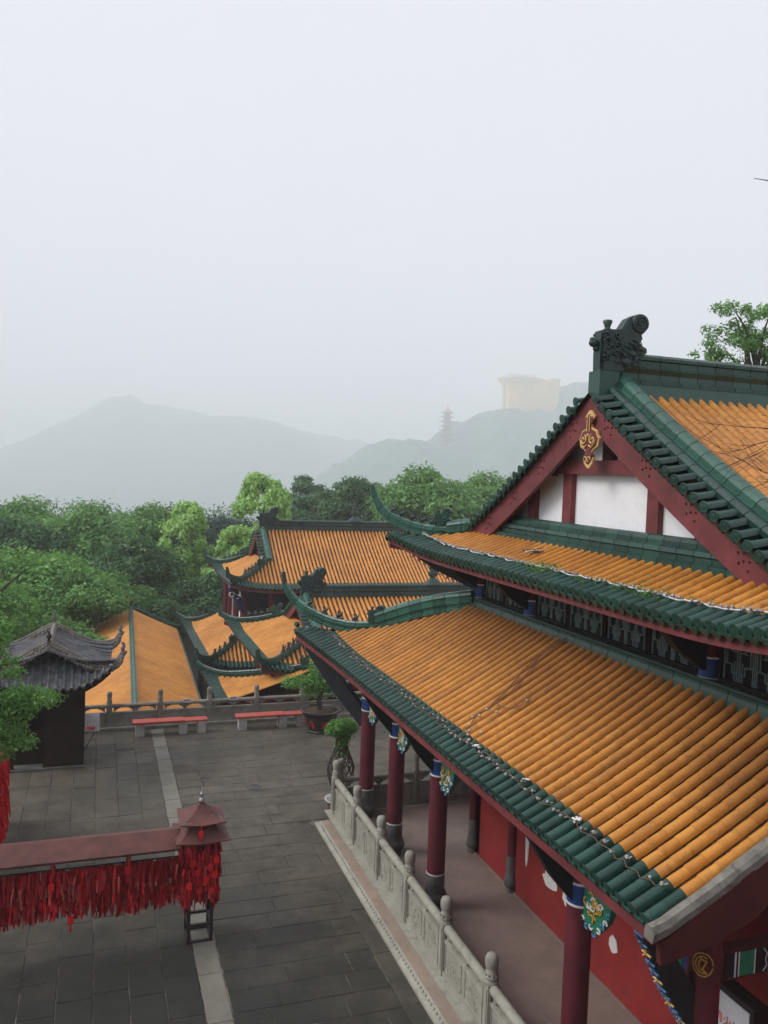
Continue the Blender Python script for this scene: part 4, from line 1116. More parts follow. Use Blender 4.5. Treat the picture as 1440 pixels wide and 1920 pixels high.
# ------------------------------------------------------------------ benches
def bench(x0, xs, x1, label):
    t = thing('bench', label, 'bench', (x0, 26.62, 0), 'red stone benches by the far balustrade')
    MB().box((0, -.05, .40), (xs - x0, .36, .46)).build('seat', M['bench_red'], t)
    MB().box((xs - x0 + .01, .0, .375), (x1 - x0, .38, .43)).build('seat', M['bench_red'], t)
    for x in (.10, xs - x0 - .16, x1 - x0 - .32): MB().box((x, .0, 0), (x + .26, .34, .40 if x < xs - x0 - .2 or x < xs-x0 else .375)).build('leg', M['concrete'], t)
bench(1.16, 2.74, 3.48, 'red-topped bench on grey blocks at the far railing, the one nearer the grey-roofed hut')
bench(4.39, 5.98, 6.74, 'red-topped bench on grey blocks at the far railing, beside the octagonal planter')

# ------------------------------------------------------------------ plants in pots
def leaves(mb_pts, n, size, mat, name, parent, seed=0, flat=.5, kind=None):
    """mb_pts: (N,3) centres, (N,3) outward normals"""
    g = np.random.default_rng(seed); C, Nn = mb_pts
    k = len(C)
    d = g.normal(size=(k, 3)); nn = Nn + d * flat; nn /= np.linalg.norm(nn, axis=1, keepdims=True) + 1e-9
    t = np.cross(nn, g.normal(size=(k, 3))); t /= np.linalg.norm(t, axis=1, keepdims=True) + 1e-9
    b = np.cross(nn, t); s = size * g.uniform(.6, 1.3, size=(k, 1))
    v = np.stack([C - t * s, C + b * s * .42 + nn * s * .08, C + t * s, C - b * s * .42 + nn * s * .08], 1).reshape(-1, 3)
    me = bpy.data.meshes.new(name); me.vertices.add(4 * k); me.loops.add(4 * k); me.polygons.add(k)
    me.vertices.foreach_set('co', v.astype(np.float32).ravel())
    me.loops.foreach_set('vertex_index', np.arange(4 * k, dtype=np.int32))
    me.polygons.foreach_set('loop_start', np.arange(0, 4 * k, 4, dtype=np.int32))
    me.materials.append(mat); me.update(calc_edges=True)
    return me
def cloud(blobs, n, g, lo=.55):
    """points on leafy shells of several blobs; blobs: (x,y,z,rx,ry,rz)"""
    B = np.array(blobs, float); vol = (B[:, 3] * B[:, 4] * B[:, 5]) ** (2/3); p = vol / vol.sum()
    idx = g.choice(len(B), n, p=p); d = g.normal(size=(n, 3)); d /= np.linalg.norm(d, axis=1, keepdims=True)
    rad = g.uniform(lo, 1.05, size=(n, 1)) ** .6
    rad *= 1 + .12 * np.sin(7 * d[:, :1] + idx[:, None]) * np.cos(6 * d[:, 1:2] + 2 * idx[:, None])
    C = B[idx, :3] + d * B[idx, 3:] * rad + g.normal(size=(n, 3)) * (np.median(B[:, 3]) * .16)
    N = d.copy(); N[:, 2] += .45
    return C, N
pl_ = thing('octagonal_planter', 'large octagonal dark planter with red flower panels beside the right bench', 'planter', (7.05, 26.05, 0))
oc = MB(); oc.lathe([(.44, 0), (.46, .05), (.42, .08), (.56, .55), (.58, .60), (.68, .66), (.70, .72), (.62, .73), (.58, .66), (.0, .66)], (0, 0, 0), 8, 0, False, Matrix.Rotation(pi/8, 4, 'Z')); oc.build('pot', M['pot_dark'], pl_)
MB().lathe([(0, .655), (.59, .665), (.2, .70), (0, .71)], (0, 0, 0), 8, 0, True, Matrix.Rotation(pi/8, 4, 'Z')).build('soil', M['soil'], pl_)
rr = random.Random(2)
for k in range(8):
    a = 2*pi*k/8; n_ = Vector((cos(a), sin(a), -.28)).normalized(); tt = Vector((-sin(a), cos(a), 0)); upv = Vector((.29*cos(a), .29*sin(a), .96)).normalized()
    c = Vector((.475*cos(a), .475*sin(a), .30)); b = MB()
    for q in range(4):
        a0 = rr.uniform(0, 6); cc = c + tt * rr.uniform(-.06, .06) + upv * rr.uniform(-.07, .09)
        b.tube([cc + tt * (.05 * cos(a0 + i * .9)) + upv * (.06 * sin(a0 + i * .9)) + n_ * .008 for i in range(6)], .016, 5)
    b.build('red_flower', M['red_bright'], pl_)
bs = thing('bonsai_tree', 'small green pine-like tree leaning left in the octagonal planter', 'tree', (7.05, 26.05, .68))
MB().tube([(0, 0, 0), (-.05, .02, .35), (.05, 0, .7), (-.05, 0, 1.1), (0, 0, 1.5)], [.09, .075, .06, .045, .02], 8).build('trunk', M['bark'], bs)
MB().tube([(0, 0, .62), (-.4, -.05, .85), (-.95, -.1, .95)], [.05, .035, .012], 6).build('limb', M['bark'], bs)
MB().tube([(0, 0, .9), (.3, .0, 1.0), (.5, 0, 1.0)], [.04, .03, .012], 6).build('limb', M['bark'], bs)
g = np.random.default_rng(4)
C_, N_ = cloud([(-.95, -.1, 1.02, .42, .36, .14), (-.5, 0, .98, .38, .34, .16), (-.3, 0, .62, .34, .3, .14), (.05, 0, 1.35, .5, .45, .3), (.35, 0, 1.0, .42, .4, .26), (-.1, 0, 1.7, .3, .3, .2), (.2, .1, .7, .4, .35, .2), (-.05, -.1, 1.05, .45, .4, .25)], 5200, g)
link('foliage', leaves((C_, N_), 0, .045, M['leaf_near'], 'foliage', bs, 3), bs)

vp = (5.86, 19.50)
vt = thing('woven_vase_tree', 'vase-shaped tree woven from thin crossing stems with a leafy green head', 'plant', (vp[0], vp[1], .34))
zr = [0, .15, .35, .6, .85, 1.05, 1.2, 1.35, 1.55, 1.7]; rrp = [.14, .18, .23, .31, .34, .27, .20, .155, .14, .18]
for fam in (-1, 1):
    for k in range(13):
        P = []
        for i in range(26):
            z = 1.7 * i / 25; rad = np.interp(z, zr, rrp); a = 2*pi*k/13 + fam * z * 1.35
            P.append((rad * cos(a), rad * sin(a), z))
        MB().tube(P, .013, 5).build('stem', M['bark'], vt)
g = np.random.default_rng(6)
link('foliage', leaves(cloud([(0, 0, 1.85, .36, .36, .18), (-.22, 0, 1.80, .2, .2, .13), (.24, .05, 1.84, .2, .2, .13), (0, -.2, 1.98, .2, .2, .12), (.05, 0, 1.62, .2, .2, .1), (0, 0, 1.5, .17, .17, .12)], 2600, g), 0, .04, M['leaf_near'], 'foliage', vt, 3), vt)
link('shoots', leaves(cloud([(0, 0, 1.35, .17, .17, .14), (0, 0, 1.2, .2, .2, .1)], 260, g), 0, .04, M['leaf_near'], 'shoots', vt, 3), vt)
pt_ = thing('round_pot', 'brown round clay pot with pale rim holding the woven tree at the platform corner', 'flower pot', (vp[0] - .02, vp[1], 0))
MB().lathe([(.18, 0), (.27, .12), (.30, .24), (.26, .33)], (0, 0, 0), 18).build('bowl', M['clay'], pt_)
MB().lathe([(.26, .33), (.36, .36), (.365, .385), (.31, .385), (.26, .35), (0, .34)], (0, 0, 0), 20).build('rim', M['concrete'], pt_)

# ------------------------------------------------------------------ fire hydrant cabinet and its sign
fc = thing('hydrant_cabinet', 'dark hydrant cabinet against the red wall with a white front lettered in red', 'cabinet', (7.62, 7.95, PZ))
MB().box((0, -.30, .0), (.235, .36, 1.78)).build('box', M['iron'], fc)
MB().box((-.012, -.24, .95), (0, .46, 1.70)).build('front_panel', M['white_paint'], fc)
def text(body, size, loc, rot, mat, parent, name='lettering', align='CENTER'):
    cu = bpy.data.curves.new(name, 'FONT'); cu.body = body; cu.size = size; cu.extrude = .001; cu.align_x = align
    cu.materials.append(mat); o = bpy.data.objects.new(name, cu); COL.objects.link(o); o.parent = parent
    me = bpy.data.meshes.new_from_object(o.evaluated_get(bpy.context.evaluated_depsgraph_get())); bpy.data.objects.remove(o)
    o = link(name, me, parent, 'stuff'); o.location = loc; o.rotation_euler = rot; return o
text('消火栓', .155, (-.016, .11, 1.32), (pi/2, 0, -pi/2), M['red_bright'], fc)
text('FIRE HYDRANT', .052, (-.016, .11, 1.22), (pi/2, 0, -pi/2), M['red_bright'], fc)
text('119', .09, (-.016, .05, 1.06), (pi/2, 0, -pi/2), M['iron'], fc)

# ------------------------------------------------------------------ grey-roofed hut
hut = thing('tiled_hut', 'small dark wooden hut with curved grey clay-tile roof and upturned corners', 'hut', (0, 0, 0))
HX0, HX1, HY0, HY1 = -2.15, -.25, 24.3, 26.2
for a, b, nm in (((HX0 + .9, HY0, 0), (HX1, HY0 + .05, 2.5), 'front_wall'), ((HX1 - .05, HY0 + .05, 0), (HX1, HY1, 2.5), 'side_wall'), ((HX0, HY1 - .05, 0), (HX1 - .05, HY1, 2.5), 'back_wall'), ((HX0, HY0 + .6, 0), (HX0 + .05, HY1 - .05, 2.5), 'side_wall')):
    MB().box(a, b).build(nm, M['wood_dark'], hut)
MB().box((HX0 - .1, HY0 - .12, 0), (HX1 + .02, HY1, .06)).build('step', M['stone_dark'], hut)
MB().box((HX0 + .05, HY0 + .35, .06), (HX0 + .9, HY0 + .40, 1.0)).build('counter', M['wood_dark'], hut)
for x in (HX0 + .05, HX0 + .9, HX1 - .04): MB().box((x - .05, HY0 - .02, .0), (x + .05, HY0 + .08, 2.6)).build('corner_post', M['wood_dark'], hut)
MB().box((HX0, HY0 - .03, 2.38), (HX1 + .02, HY0 + .06, 2.58)).build('lintel', M['wood_dark'], hut)
XC = -1.17
def hl(u, L, R=1.2): 
    d = min(u, L - u); return max(0.0, (R - d) / R) ** 2 if d < R else 0.0
HLn = 2.95
def he_z(u, v):
    t = max(0.0, v) / 1.62
    return 2.72 + .80 * (.62 * t + .38 * t * t) + .52 * hl(u, HLn, 1.15) * max(0, 1 - t) ** 1.4
hz_vmin = lambda u: -.10 * hl(u, HLn, 1.15)
hu = [.06 + .158 * k for k in range(18)]
hE = Face((.45, 23.45, 0), (0, 1, 0), (-1, 0, 0), hu, hz_vmin, lambda u: 1.6, he_z, .158, .16, 0)
hW = Face((-2.79, 23.45, 0), (0, 1, 0), (1, 0, 0), hu, hz_vmin, lambda u: 1.6, he_z, .158, .16, 0)
def hs_z(u, v): return 2.50 + .62 * max(0, v) / .85 + .62 * hl(u, 3.3, 1.15) * max(0, 1 - max(v, 0) / 1.0) ** 1.2
hs_u = [.07 + .198 * k for k in range(17)]
hS = Face((-2.82, 23.22, 0), (1, 0, 0), (0, 1, 0), hs_u, lambda u: 0.0, lambda u: min(.85, .12 + min(u, 3.3 - u) * .62), hs_z, .198, .13, 0)
hN = Face((-2.82, 26.62, 0), (1, 0, 0), (0, -1, 0), hs_u, lambda u: 0.0, lambda u: min(.6, .1 + min(u, 3.3 - u) * .55), hs_z, .198, .15, 0)
merged_roof(hut, [hE, hW, hS, hN], .060, 'gray_tile', 'gray_tile', 'gray_tile', 5, 'clay_tiles', 'eave_clay_tiles', 'wood_dark')
def hut_edge(yy, dz=0.0):
    P = [(XC, yy, 3.76 + dz)]
    for sx in (1,):
        P = [(XC + x, yy, z + dz) for x, z in ((0, 3.76), (.35, 3.58), (.75, 3.34), (1.15, 3.17), (1.5, 3.13), (1.72, 3.20), (1.84, 3.34), (1.88, 3.46))]
    return P
PH = prof_sym([(.075, -.16), (.075, -.10), (.05, -.09), (.05, -.05), (.04, -.01), (0, 0)])
for yy, dz in ((23.62, 0), (26.30, .02)):
    P = hut_edge(yy, dz); ridge(hut, P, PH, M['gray_edge'], .3, 'edge_ridge', True)
    ridge(hut, [(2 * XC - x, y, z) for x, y, z in P], PH, M['gray_edge'], .3, 'edge_ridge', True)
    # ragged lichen mortar hanging under the edge ridge
    m = MB(); rr = random.Random(3)
    for sx in (-1, 1):
        for (xa, ya, za), s in resample(P, .085):
            X = XC + sx * (xa - XC); m.ball((X, ya - .10, za - .20 - rr.uniform(0, .05)), (.055, .05, .06 + rr.uniform(0, .03)), 6, 4); m.ball((X, ya - .05, za - .13), (.06, .05, .06), 6, 4)
    m.build('ragged_mortar', M['gray_edge'], hut, 'stuff')
    for sx in (-1, 1):
        x = XC + sx * 1.88; m = MB(); m.tube([(x, yy, 3.42 + dz), (x + sx * .04, yy, 3.52 + dz), (x + sx * .03, yy, 3.60 + dz), (x - sx * .03, yy, 3.62 + dz)], [.05, .045, .04, .03], 7); m.ball((x, yy, 3.46 + dz), .055, 7, 4)
        m.build('corner_curl', M['gray_tile'], hut)
ridge(hut, [(XC, 23.6, 3.72), (XC, 25, 3.70), (XC, 26.3, 3.74)], PH, M['gray_edge'], .3, 'top_ridge', True)
for yy in (23.60, 26.32): MB().lathe([(.06, 3.72), (.035, 3.78), (.06, 3.82), (.07, 3.87), (.04, 3.93), (.03, 3.95), (.04, 3.98), (0, 4.02)], (XC, yy, 0), 10).build('finial', M['gray_edge' if yy > 25 else 'iron'], hut)
sh = thing('plank_shelf', 'pale grey plank shelf propped out from the right side of the hut', 'shelf', (-.24, 24.42, .95))
for k in range(5): MB().box((.004 + .082 * k, 0, -.012), (.078 + .082 * k, 1.75, .012)).build('plank', M['wood_gray'], sh)
MB().tube([(.30, .1, -.02), (.0, .05, -.55)], .014, 5).build('strut', M['iron'], sh)
MB().tube([(.38, .03, -.02), (.0, .03, -.02)], .012, 5).build('front_bar', M['iron'], sh)
def strip(mb, p, q, w, r, mi=0, segs=3, bulge=.03):
    p, q = Vector(p), Vector(q); d = (q - p).normalized(); s = Vector((r.uniform(-1, 1), r.uniform(-1, 1), r.uniform(-.1, .1))); s = (s - d * s.dot(d)).normalized()
    n = d.cross(s); vs = []
    for i in range(segs + 1):
        t = i / segs; c = p.lerp(q, t) + n * (bulge * sin(pi * t) * r.uniform(-1, 1)); sw = s * cos(t * r.uniform(-.6, .6)) + n * sin(t * .5)
        vs += [c - sw * w/2, c + sw * w/2]
    mb.add(vs, [(2*i, 2*i+1, 2*i+3, 2*i+2) for i in range(segs)], mi)
rr = random.Random(9); m = MB()
for k in range(14): strip(m, (-.20 + rr.uniform(0, .16), 24.46 + rr.uniform(0, .5), .975), (-.08 + rr.uniform(0, .14), 24.44 + rr.uniform(0, .25), .97 + rr.uniform(0, .04)), .05, rr, 0 if k % 3 else 1)
o = m.build('ribbon_bundle', [M['red_bright'], M['pink_cloth']]); tag(o, 'small bundle of red and pink ribbons lying on the plank shelf beside the hut', 'ribbons')

# ------------------------------------------------------------------ wishing-ribbon rack in front
rack = thing('ribbon_rack', 'rust-brown metal rack with long roofed beam and pagoda-topped post, hung with red ribbons', 'rack', (0, 0, 0))
RY = 14.9
fx = [(1.68, 14.68), (2.08, 14.68), (2.08, 15.14), (1.68, 15.14)]
for x, y in fx: MB().box((x - .028, y - .028, 0), (x + .028, y + .028, 2.0)).build('leg', M['iron'], rack)
for z in (.02, .32):
    for (xa, ya), (xb, yb) in zip(fx, fx[1:] + fx[:1]): MB().bar((xa, ya, z), (xb, yb, z), .045, .045).build('bottom_rail' if z < .1 else 'middle_rail', M['iron'], rack)
def pyr(c, h0, h1, z0, z1, n=9):
    b = MB(); vs = []
    prof = [(1, 0), (.72, .16), (.45, .40), (.2, .72), (.04, 1.0)]
    for t, k in prof:
        s = h1 + (h0 - h1) * t
        for i, (a, bb) in enumerate(((-1, -1), (0, -1), (1, -1), (1, 0), (1, 1), (0, 1), (-1, 1), (-1, 0))):
            lift = .035 if (t == 1 and a and bb) else 0
            vs.append((c[0] + a * s, c[1] + bb * s, z0 + (z1 - z0) * k + lift))
    b.add(vs, [(8*j+i, 8*j+(i+1) % 8, 8*(j+1)+(i+1) % 8, 8*(j+1)+i) for j in range(4) for i in range(8)])
    vs2 = [(x, y, z - .02) for x, y, z in vs[:8]]; b.add(vs[:8] + vs2, [(i, (i+1) % 8, 8+(i+1) % 8, 8+i) for i in range(8)] + [tuple(range(8, 16))])
    return b
cp = (1.88, 14.91)
pyr(cp, .47, .20, 1.90, 2.16).build('lower_roof', M['metal_brown'], rack)
MB().box((cp[0] - .22, cp[1] - .22, 2.10), (cp[0] + .22, cp[1] + .22, 2.22)).build('roof_neck', M['iron'], rack)
pyr(cp, .40, .02, 2.20, 2.46).build('upper_roof', M['metal_brown'], rack)
MB().lathe([(.03, 2.44), (.06, 2.47), (.065, 2.51), (.04, 2.55), (.03, 2.57), (.045, 2.60), (.03, 2.64), (.008, 2.67), (.006, 2.76), (0, 2.77)], (*cp, 0), 12).build('steel_finial', M['steel'], rack)
bm = MB(); bx0, bx1 = -4.6, 1.50
bm.prism([(15.14, 1.965), (14.98, 2.00), (14.96, 2.00), (14.60, 1.79), (14.60, 1.765), (14.96, 1.97), (15.14, 1.935)], lambda a, b, d: (d, a, b), bx0, bx1)
bm.build('beam_roof', M['metal_brown'], rack)
MB().box((bx0, 14.80, 1.66), (1.70, 15.0, 1.80)).build('beam', M['iron'], rack)
for z in (1.52, 1.02): MB().tube([(bx0, RY, z), (1.7, RY, z)], .015, 6).build('hanging_bar', M['iron'], rack)
MB().box((-4.5, 14.7, 0), (-4.42, 15.1, 1.8)).build('leg', M['iron'], rack)
# the mass of ribbons nobody could count
rr = random.Random(77); m = MB()
for k in range(1500):
    x = rr.uniform(-4.5, 1.66); y = RY + rr.uniform(-.09, .06)
    L = rr.uniform(.30, .55) if rr.random() < .8 else rr.uniform(.5, .75); z = 1.52 - rr.uniform(0, .05)
    strip(m, (x, y, z), (x + rr.uniform(-.05, .05), y + rr.uniform(-.06, .04), z - L), rr.uniform(.02, .045), rr)
for k in range(1500):
    x = rr.uniform(-4.5, 1.66); y = RY + rr.uniform(-.09, .06)
    z = 1.03 - rr.uniform(0, .04); L = rr.uniform(.15, .40) + .05 * sin(x * 3)
    strip(m, (x, y, z), (x + rr.uniform(-.04, .04), y + rr.uniform(-.06, .05), z - L), rr.uniform(.02, .05), rr)
for k in range(900):
    a = rr.uniform(0, 4); s = rr.uniform(-.24, .24); e = .25 + rr.uniform(-.01, .05)
    x, y = ((s, -e), (e, s), (s, e), (-e, s))[int(a)]
    z = rr.uniform(.95, 1.88); L = rr.uniform(.15, .40)
    strip(m, (cp[0] + x, cp[1] + y, z), (cp[0] + x * 1.08 + rr.uniform(-.04, .04), cp[1] + y * 1.08, z - L), rr.uniform(.03, .07), rr)
o = m.build('red_ribbons', M['red_cloth'], None, 'stuff'); o['label'] = 'dense fringe of deep red wishing ribbons hanging in two tiers from the rack'; o['category'] = 'ribbons'
def rib(x, y, z, L, w, mat, lab, grp):
    m = MB(); strip(m, (0, 0, 0), (rr.uniform(-.06, .06), rr.uniform(-.03, .0), -L), w, rr, 0, 4, .02)
    o = m.build('ribbon', M[mat], None, None, (x, y, z)); tag(o, lab, 'ribbon', grp)
for k in range(34):
    top = rr.random() < .7; x = rr.uniform(-1.4, 1.55)
    rib(x, RY - .12 - rr.uniform(0, .03), (1.45 if top else 1.0) - rr.uniform(0, .2), rr.uniform(.2, .36), rr.uniform(.028, .045), 'pink_cloth', 'faded pink ribbon over the %s fringe, %s' % ('upper' if top else 'lower', 'near the left frame edge' if x < -.6 else 'under the beam left of its middle' if x < .1 else 'under the beam right of its middle' if x < .9 else 'close to the rack post'), 'faded ribbons on the front rack')
for k in range(9):
    rib(cp[0] + rr.uniform(-.24, .24), cp[1] - .33, rr.uniform(1.0, 1.7), rr.uniform(.22, .40), .045, 'pink_cloth', 'faded pink ribbon hanging on the pagoda-topped post', 'faded ribbons on the rack post')
def plaque(x, y, z, lab, grp=None, s=1.0):
    t = thing('wish_plaque', lab, 'plaque', (x, y, z), grp, rr.uniform(-.5, .3))
    MB().box((-.045*s, -.008, -.13*s), (.045*s, .008, -.02*s)).build('board', M['red_bright'], t)
    MB().tube([(0, 0, .10*s), (.006, 0, .02), (0, 0, -.02*s)], .006, 4).build('cord', M['red_bright'], t)
    b = MB(); 
    for k in range(3): b.tube([((k-1)*.008, 0, -.13*s), ((k-1)*.015, 0, -.27*s)], .007, 4)
    b.build('tassel', M['red_bright'], t)
plaque(cp[0] - .05, cp[1] - .44, 2.14, 'bright red plaque with tassel hanging from the pagoda roof of the rack', None, .9)
for k, (x, z) in enumerate(((1.72, 1.60), (1.80, 1.42), (2.02, 1.50), (1.95, 1.28), (2.10, 1.36), (2.05, 1.08), (1.66, 1.20), (1.84, 1.10), (2.12, 1.62))):
    plaque(x, cp[1] - .37, z, 'bright red plaque among the ribbons on the rack post', 'red plaques on the rack post', 1.1)
plaque(-.62, RY - .16, 1.38, 'red plaque on a raised ribbon knot near the left frame edge', None, 1.1)
plaque(.62, RY - .16, 1.52, 'red plaque below the ribbon knot at the middle of the beam', None, 1.1)
plaque(-.30, RY - .18, .78, 'red plaque hanging low under the lower ribbon tier', None, 1.1)
for x, z, lab in ((-.60, 1.66, 'twisted red ribbon knot standing up from the beam near the left frame edge'), (.63, 1.70, 'twisted red ribbon knot standing up from the middle of the beam'), (1.52, 1.74, 'twisted red ribbon knot where the beam meets the post')):
    m = MB()
    for q in range(7): m.tube([(rr.uniform(-.02, .02), rr.uniform(-.02, 0), .04), (rr.uniform(-.05, .05), -.03, -.04), (rr.uniform(-.03, .03), -.02, -.24)], [.006, .014, .008], 5)
    o = m.build('ribbon_knot', M['red_cloth'], None, None, (x, RY - .12, z)); tag(o, lab, 'ribbon')
# second ribbon frame by the tree on the left
fr2 = thing('ribbon_stand', 'second frame of bright red ribbons at the left edge beyond the front rack', 'rack', (0, 0, 0))
for y in (17.6, 19.2, 20.8): MB().box((-1.98, y, 0), (-1.92, y + .06, 1.9)).build('leg', M['iron'], fr2)
for z in (1.75, 1.15): MB().tube([(-1.95, 17.5, z), (-1.95, 20.9, z)], .015, 6).build('hanging_bar', M['iron'], fr2)
m = MB()
for k in range(900):
    y = rr.uniform(17.5, 20.9); z = rr.choice([1.77, 1.17, .75]) - rr.uniform(0, .1)
    strip(m, (-1.95 + rr.uniform(-.1, .1), y, z), (-1.95 + rr.uniform(-.15, .15), y + rr.uniform(-.05, .05), max(.12, z - rr.uniform(.3, .7))), rr.uniform(.03, .07), rr)
o = m.build('red_ribbons', M['red_bright'], None, 'stuff'); o['label'] = 'bright red ribbons massed on the second frame at the left edge'; o['category'] = 'ribbons'

# ------------------------------------------------------------------ halls beyond the courtyard
def profile(zr, ze, hd): return lambda s: zr - (zr - ze) * (1.14 * s / hd - .14 * (s / hd) ** 2)
def hip_line(x0, y0, sx, sy, o, D, zf, crest, ext=.18, scale=1.0):
    """crest path of a 45 degree hip from its top down to the upturned tip"""
    P = []
    for i in range(9):
        d = D - (D + o) * i / 8
        P.append((x0 + sx * d, y0 + sy * d, zf(d) + crest * (1 if i < 6 else .85), 1.0 if i < 6 else .85))
    x, y, z = P[-1][:3]
    P.append((x - sx * ext * .6, y - sy * ext * .6, z + .16 * scale, .6)); P.append((x - sx * ext * .75, y - sy * ext * .75, z + .36 * scale, .35))
    return P
def gen_faces(xw, yS, yN, ze, D, rise, o, lift, sp, tile, R, xe=None, mainS=None, hd=None, green=.35):
    L = yN - yS
    fl = lambda d: (max(0.0, R - d) / (R + o)) ** 2 if d < R else 0.0
    def zW(u, v):
        t = max(0, v) / D; return ze + rise * (.85 * t + .15 * t * t) + lift * fl(min(u, L - u)) * max(0, 1 - t) ** 1.2
    W = Face((xw, yS, 0), (0, 1, 0), (1, 0, 0), list(np.arange(-o + .04, L + o - .02, sp)), lambda u: -o * fl(min(u, L - u)), lambda u: min(D, min(u, L - u)), zW, sp, tile, green)
    Ls = (xe - xw)
    def zS(u, v):
        base = mainS(hd - v) if mainS else ze + rise * (.85 * max(0, v) / D + .15 * (max(0, v) / D) ** 2)
        return base + lift * fl(u) * max(0, 1 - max(0, v) / D) ** 1.2
    vm = (lambda u: min(D, u) if (u < D or not mainS) else hd - .12)
    S = Face((xw, yS, 0), (1, 0, 0), (0, 1, 0), list(np.arange(-o + .04, Ls, sp)), lambda u: -o * fl(u), vm, zS, sp, tile, green)
    N = Face((xw, yN, 0), (1, 0, 0), (0, -1, 0), list(np.arange(-o + .04, Ls, sp)), lambda u: -o * fl(u), vm, zS, sp, tile, green)
    return W, S, N, zW
def finial(parent, x, y, z, s=1.0):
    MB().lathe([(.50*s, 0), (.36*s, .12*s), (.16*s, .26*s), (.12*s, .32*s), (.24*s, .42*s), (.26*s, .52*s), (.12*s, .62*s), (.18*s, .70*s), (.17*s, .78*s), (.08*s, .86*s), (.10*s, .92*s), (0, 1.05*s)], (x, y, z), 10, 0, True, Matrix.Scale(.45, 4, Vector((0, 1, 0)))).build('ridge_finial', M['green_d'], parent)
def xieshan(t, xw, xg, xe, yc, hd, ze, zr, o, lift, sp=.2, tile=.22, R=2.0, chi=1.15, finx=None):
    ms = profile(zr, ze, hd); D = xg - xw; rise = ms(hd - D) - ze
    W, S, N, zW = gen_faces(xw, yc - hd, yc + hd, ze, D, rise, o, lift, sp, tile, R, xe, ms, hd)
    merged_roof(t, [W, S, N], .072 * sp / .2)
    for sy, y0 in ((1, yc - hd), (-1, yc + hd)):
        P = hip_line(xw, y0, 1, sy, o, D, lambda d: zW(max(d, -o), d), .26)
        ridge(t, P, PROF_HIP, M['green'], .4, 'hip_ridge', True)
        for k in range(4):
            i = 2.5 + k * .75; a = P[int(i)]; b = P[int(i) + 1]; f = i - int(i)
            put(t, FIGS[k % 2], 'ridge_figure', Vector([a[q] * (1-f) + b[q] * f for q in range(3)]), atan2(-sy, -1), 1.5)
        put(t, CHIWEN_G, 'ridge_beast', Vector(P[2][:3]) - Vector((0, 0, .1)), atan2(sy, 1), .55)
        pth = [(xg + .15, y0 + sy * (hd - s), ms(s) + .28) for s in (.15, hd * .3, hd * .55, hd - D + .1)]
        ridge(t, pth, PROF_SIDE, M['green_l'], .35, 'side_ridge', True)
        bb = MB()
        for s in np.arange(.25, hd - D, .22):
            p0 = Vector((xg - .32, y0 + sy * (hd - s), ms(s) - .04)); emit_tile(bb, frame(p0, p0 + Vector((.45, 0, .05)), Vector((0, 1, 0))), 5, 0, .08, .075, True)
        bb.build('gable_edge_tiles', M['green'], t, 'stuff')
        q = []; bd = MB(); ss = np.linspace(0, hd - D, 7)
        for s in ss:
            for x, dz in ((xg - .22, -.10), (xg - .22, -.50), (xg - .16, -.50), (xg - .16, -.10)): q.append((x, y0 + sy * (hd - s), ms(s) + dz))
        bd.add(q, [(4*j+k, 4*j+(k+1) % 4, 4*(j+1)+(k+1) % 4, 4*(j+1)+k) for j in range(6) for k in range(4)]); bd.build('barge_board', M['red_wood'], t)
    P = [(yc + s, ms(abs(s)) - .12) for s in np.linspace(-(hd - D), hd - D, 13)]
    gw = MB(); gw.prism(P + [(yc + hd - D, ms(hd - D) - .5), (yc - hd + D, ms(hd - D) - .5)], lambda a, b, d: (d, a, b), xg + .05, xg + .2); gw.build('gable_wall', M['red_dark'], t)
    ridge(t, [(xg + .3, yc, zr + .48), (xe, yc, zr + .48)], PROF_MAIN, M['green_d'], .4, 'main_ridge', True)
    put(t, CHIWEN, 'ridge_dragon', Vector((xg - .05, yc, zr + .0)), 0, chi)
    if finx: finial(t, finx, yc, zr + .44)
def skirt(t, xw, yS, yN, xe, ze, D, rise, o, lift, sp=.2, tile=.22, R=1.8):
    W, S, N, zW = gen_faces(xw, yS, yN, ze, D, rise, o, lift, sp, tile, R, xe)
    merged_roof(t, [W, S, N], .072 * sp / .2)
    for sy, y0 in ((1, yS), (-1, yN)):
        P = hip_line(xw, y0, 1, sy, o, D, lambda d: zW(max(d, -o), d), .26)
        ridge(t, P, PROF_HIP, M['green'], .4, 'hip_ridge', True)
        put(t, CHIWEN_G, 'ridge_beast', Vector(P[2][:3]) - Vector((0, 0, .1)), atan2(sy, 1), .5)
        for k in range(3): put(t, FIGS[k % 2], 'ridge_figure', Vector(P[3 + k][:3]), atan2(-sy, -1), 1.3)
    ridge(t, [(xw + D + .05, yS + D, ze + rise + .2), (xw + D + .05, yN - D, ze + rise + .2)], PROF_HIP, M['green'], .4, 'wall_ridge', True)

mid = thing('temple_hall', 'lower orange-tiled hall just past the fence, its ridge ending in a dragon', 'temple')
xieshan(mid, 5.85, 8.05, 21, 33.3, 4.4, 1.25, 3.36, .33, .48, .2, .24, 2.0, 1.15, 13.9)
MB().box((7.3, 30.6, -9), (20, 36, 1.6)).build('body', M['red_dark'], mid)
for y in (30.3, 33.3, 36.3): MB().lathe([(.17, -9), (.17, 1.4)], (6.95, y, 0), 12).build('column', M['column'], mid)
for x in (9, 11.5, 14): MB().lathe([(.17, -9), (.17, 1.5)], (x, 29.9, 0), 12).build('column', M['column'], mid)
for y, s in ((29.6, 1), (37.0, -1)):
    m = MB(); m.bar((6.9, y + s * .6, .2), (6.1, y - s * .2, 1.25), .12, .3, 0); m.build('brace', M['blue'], mid)

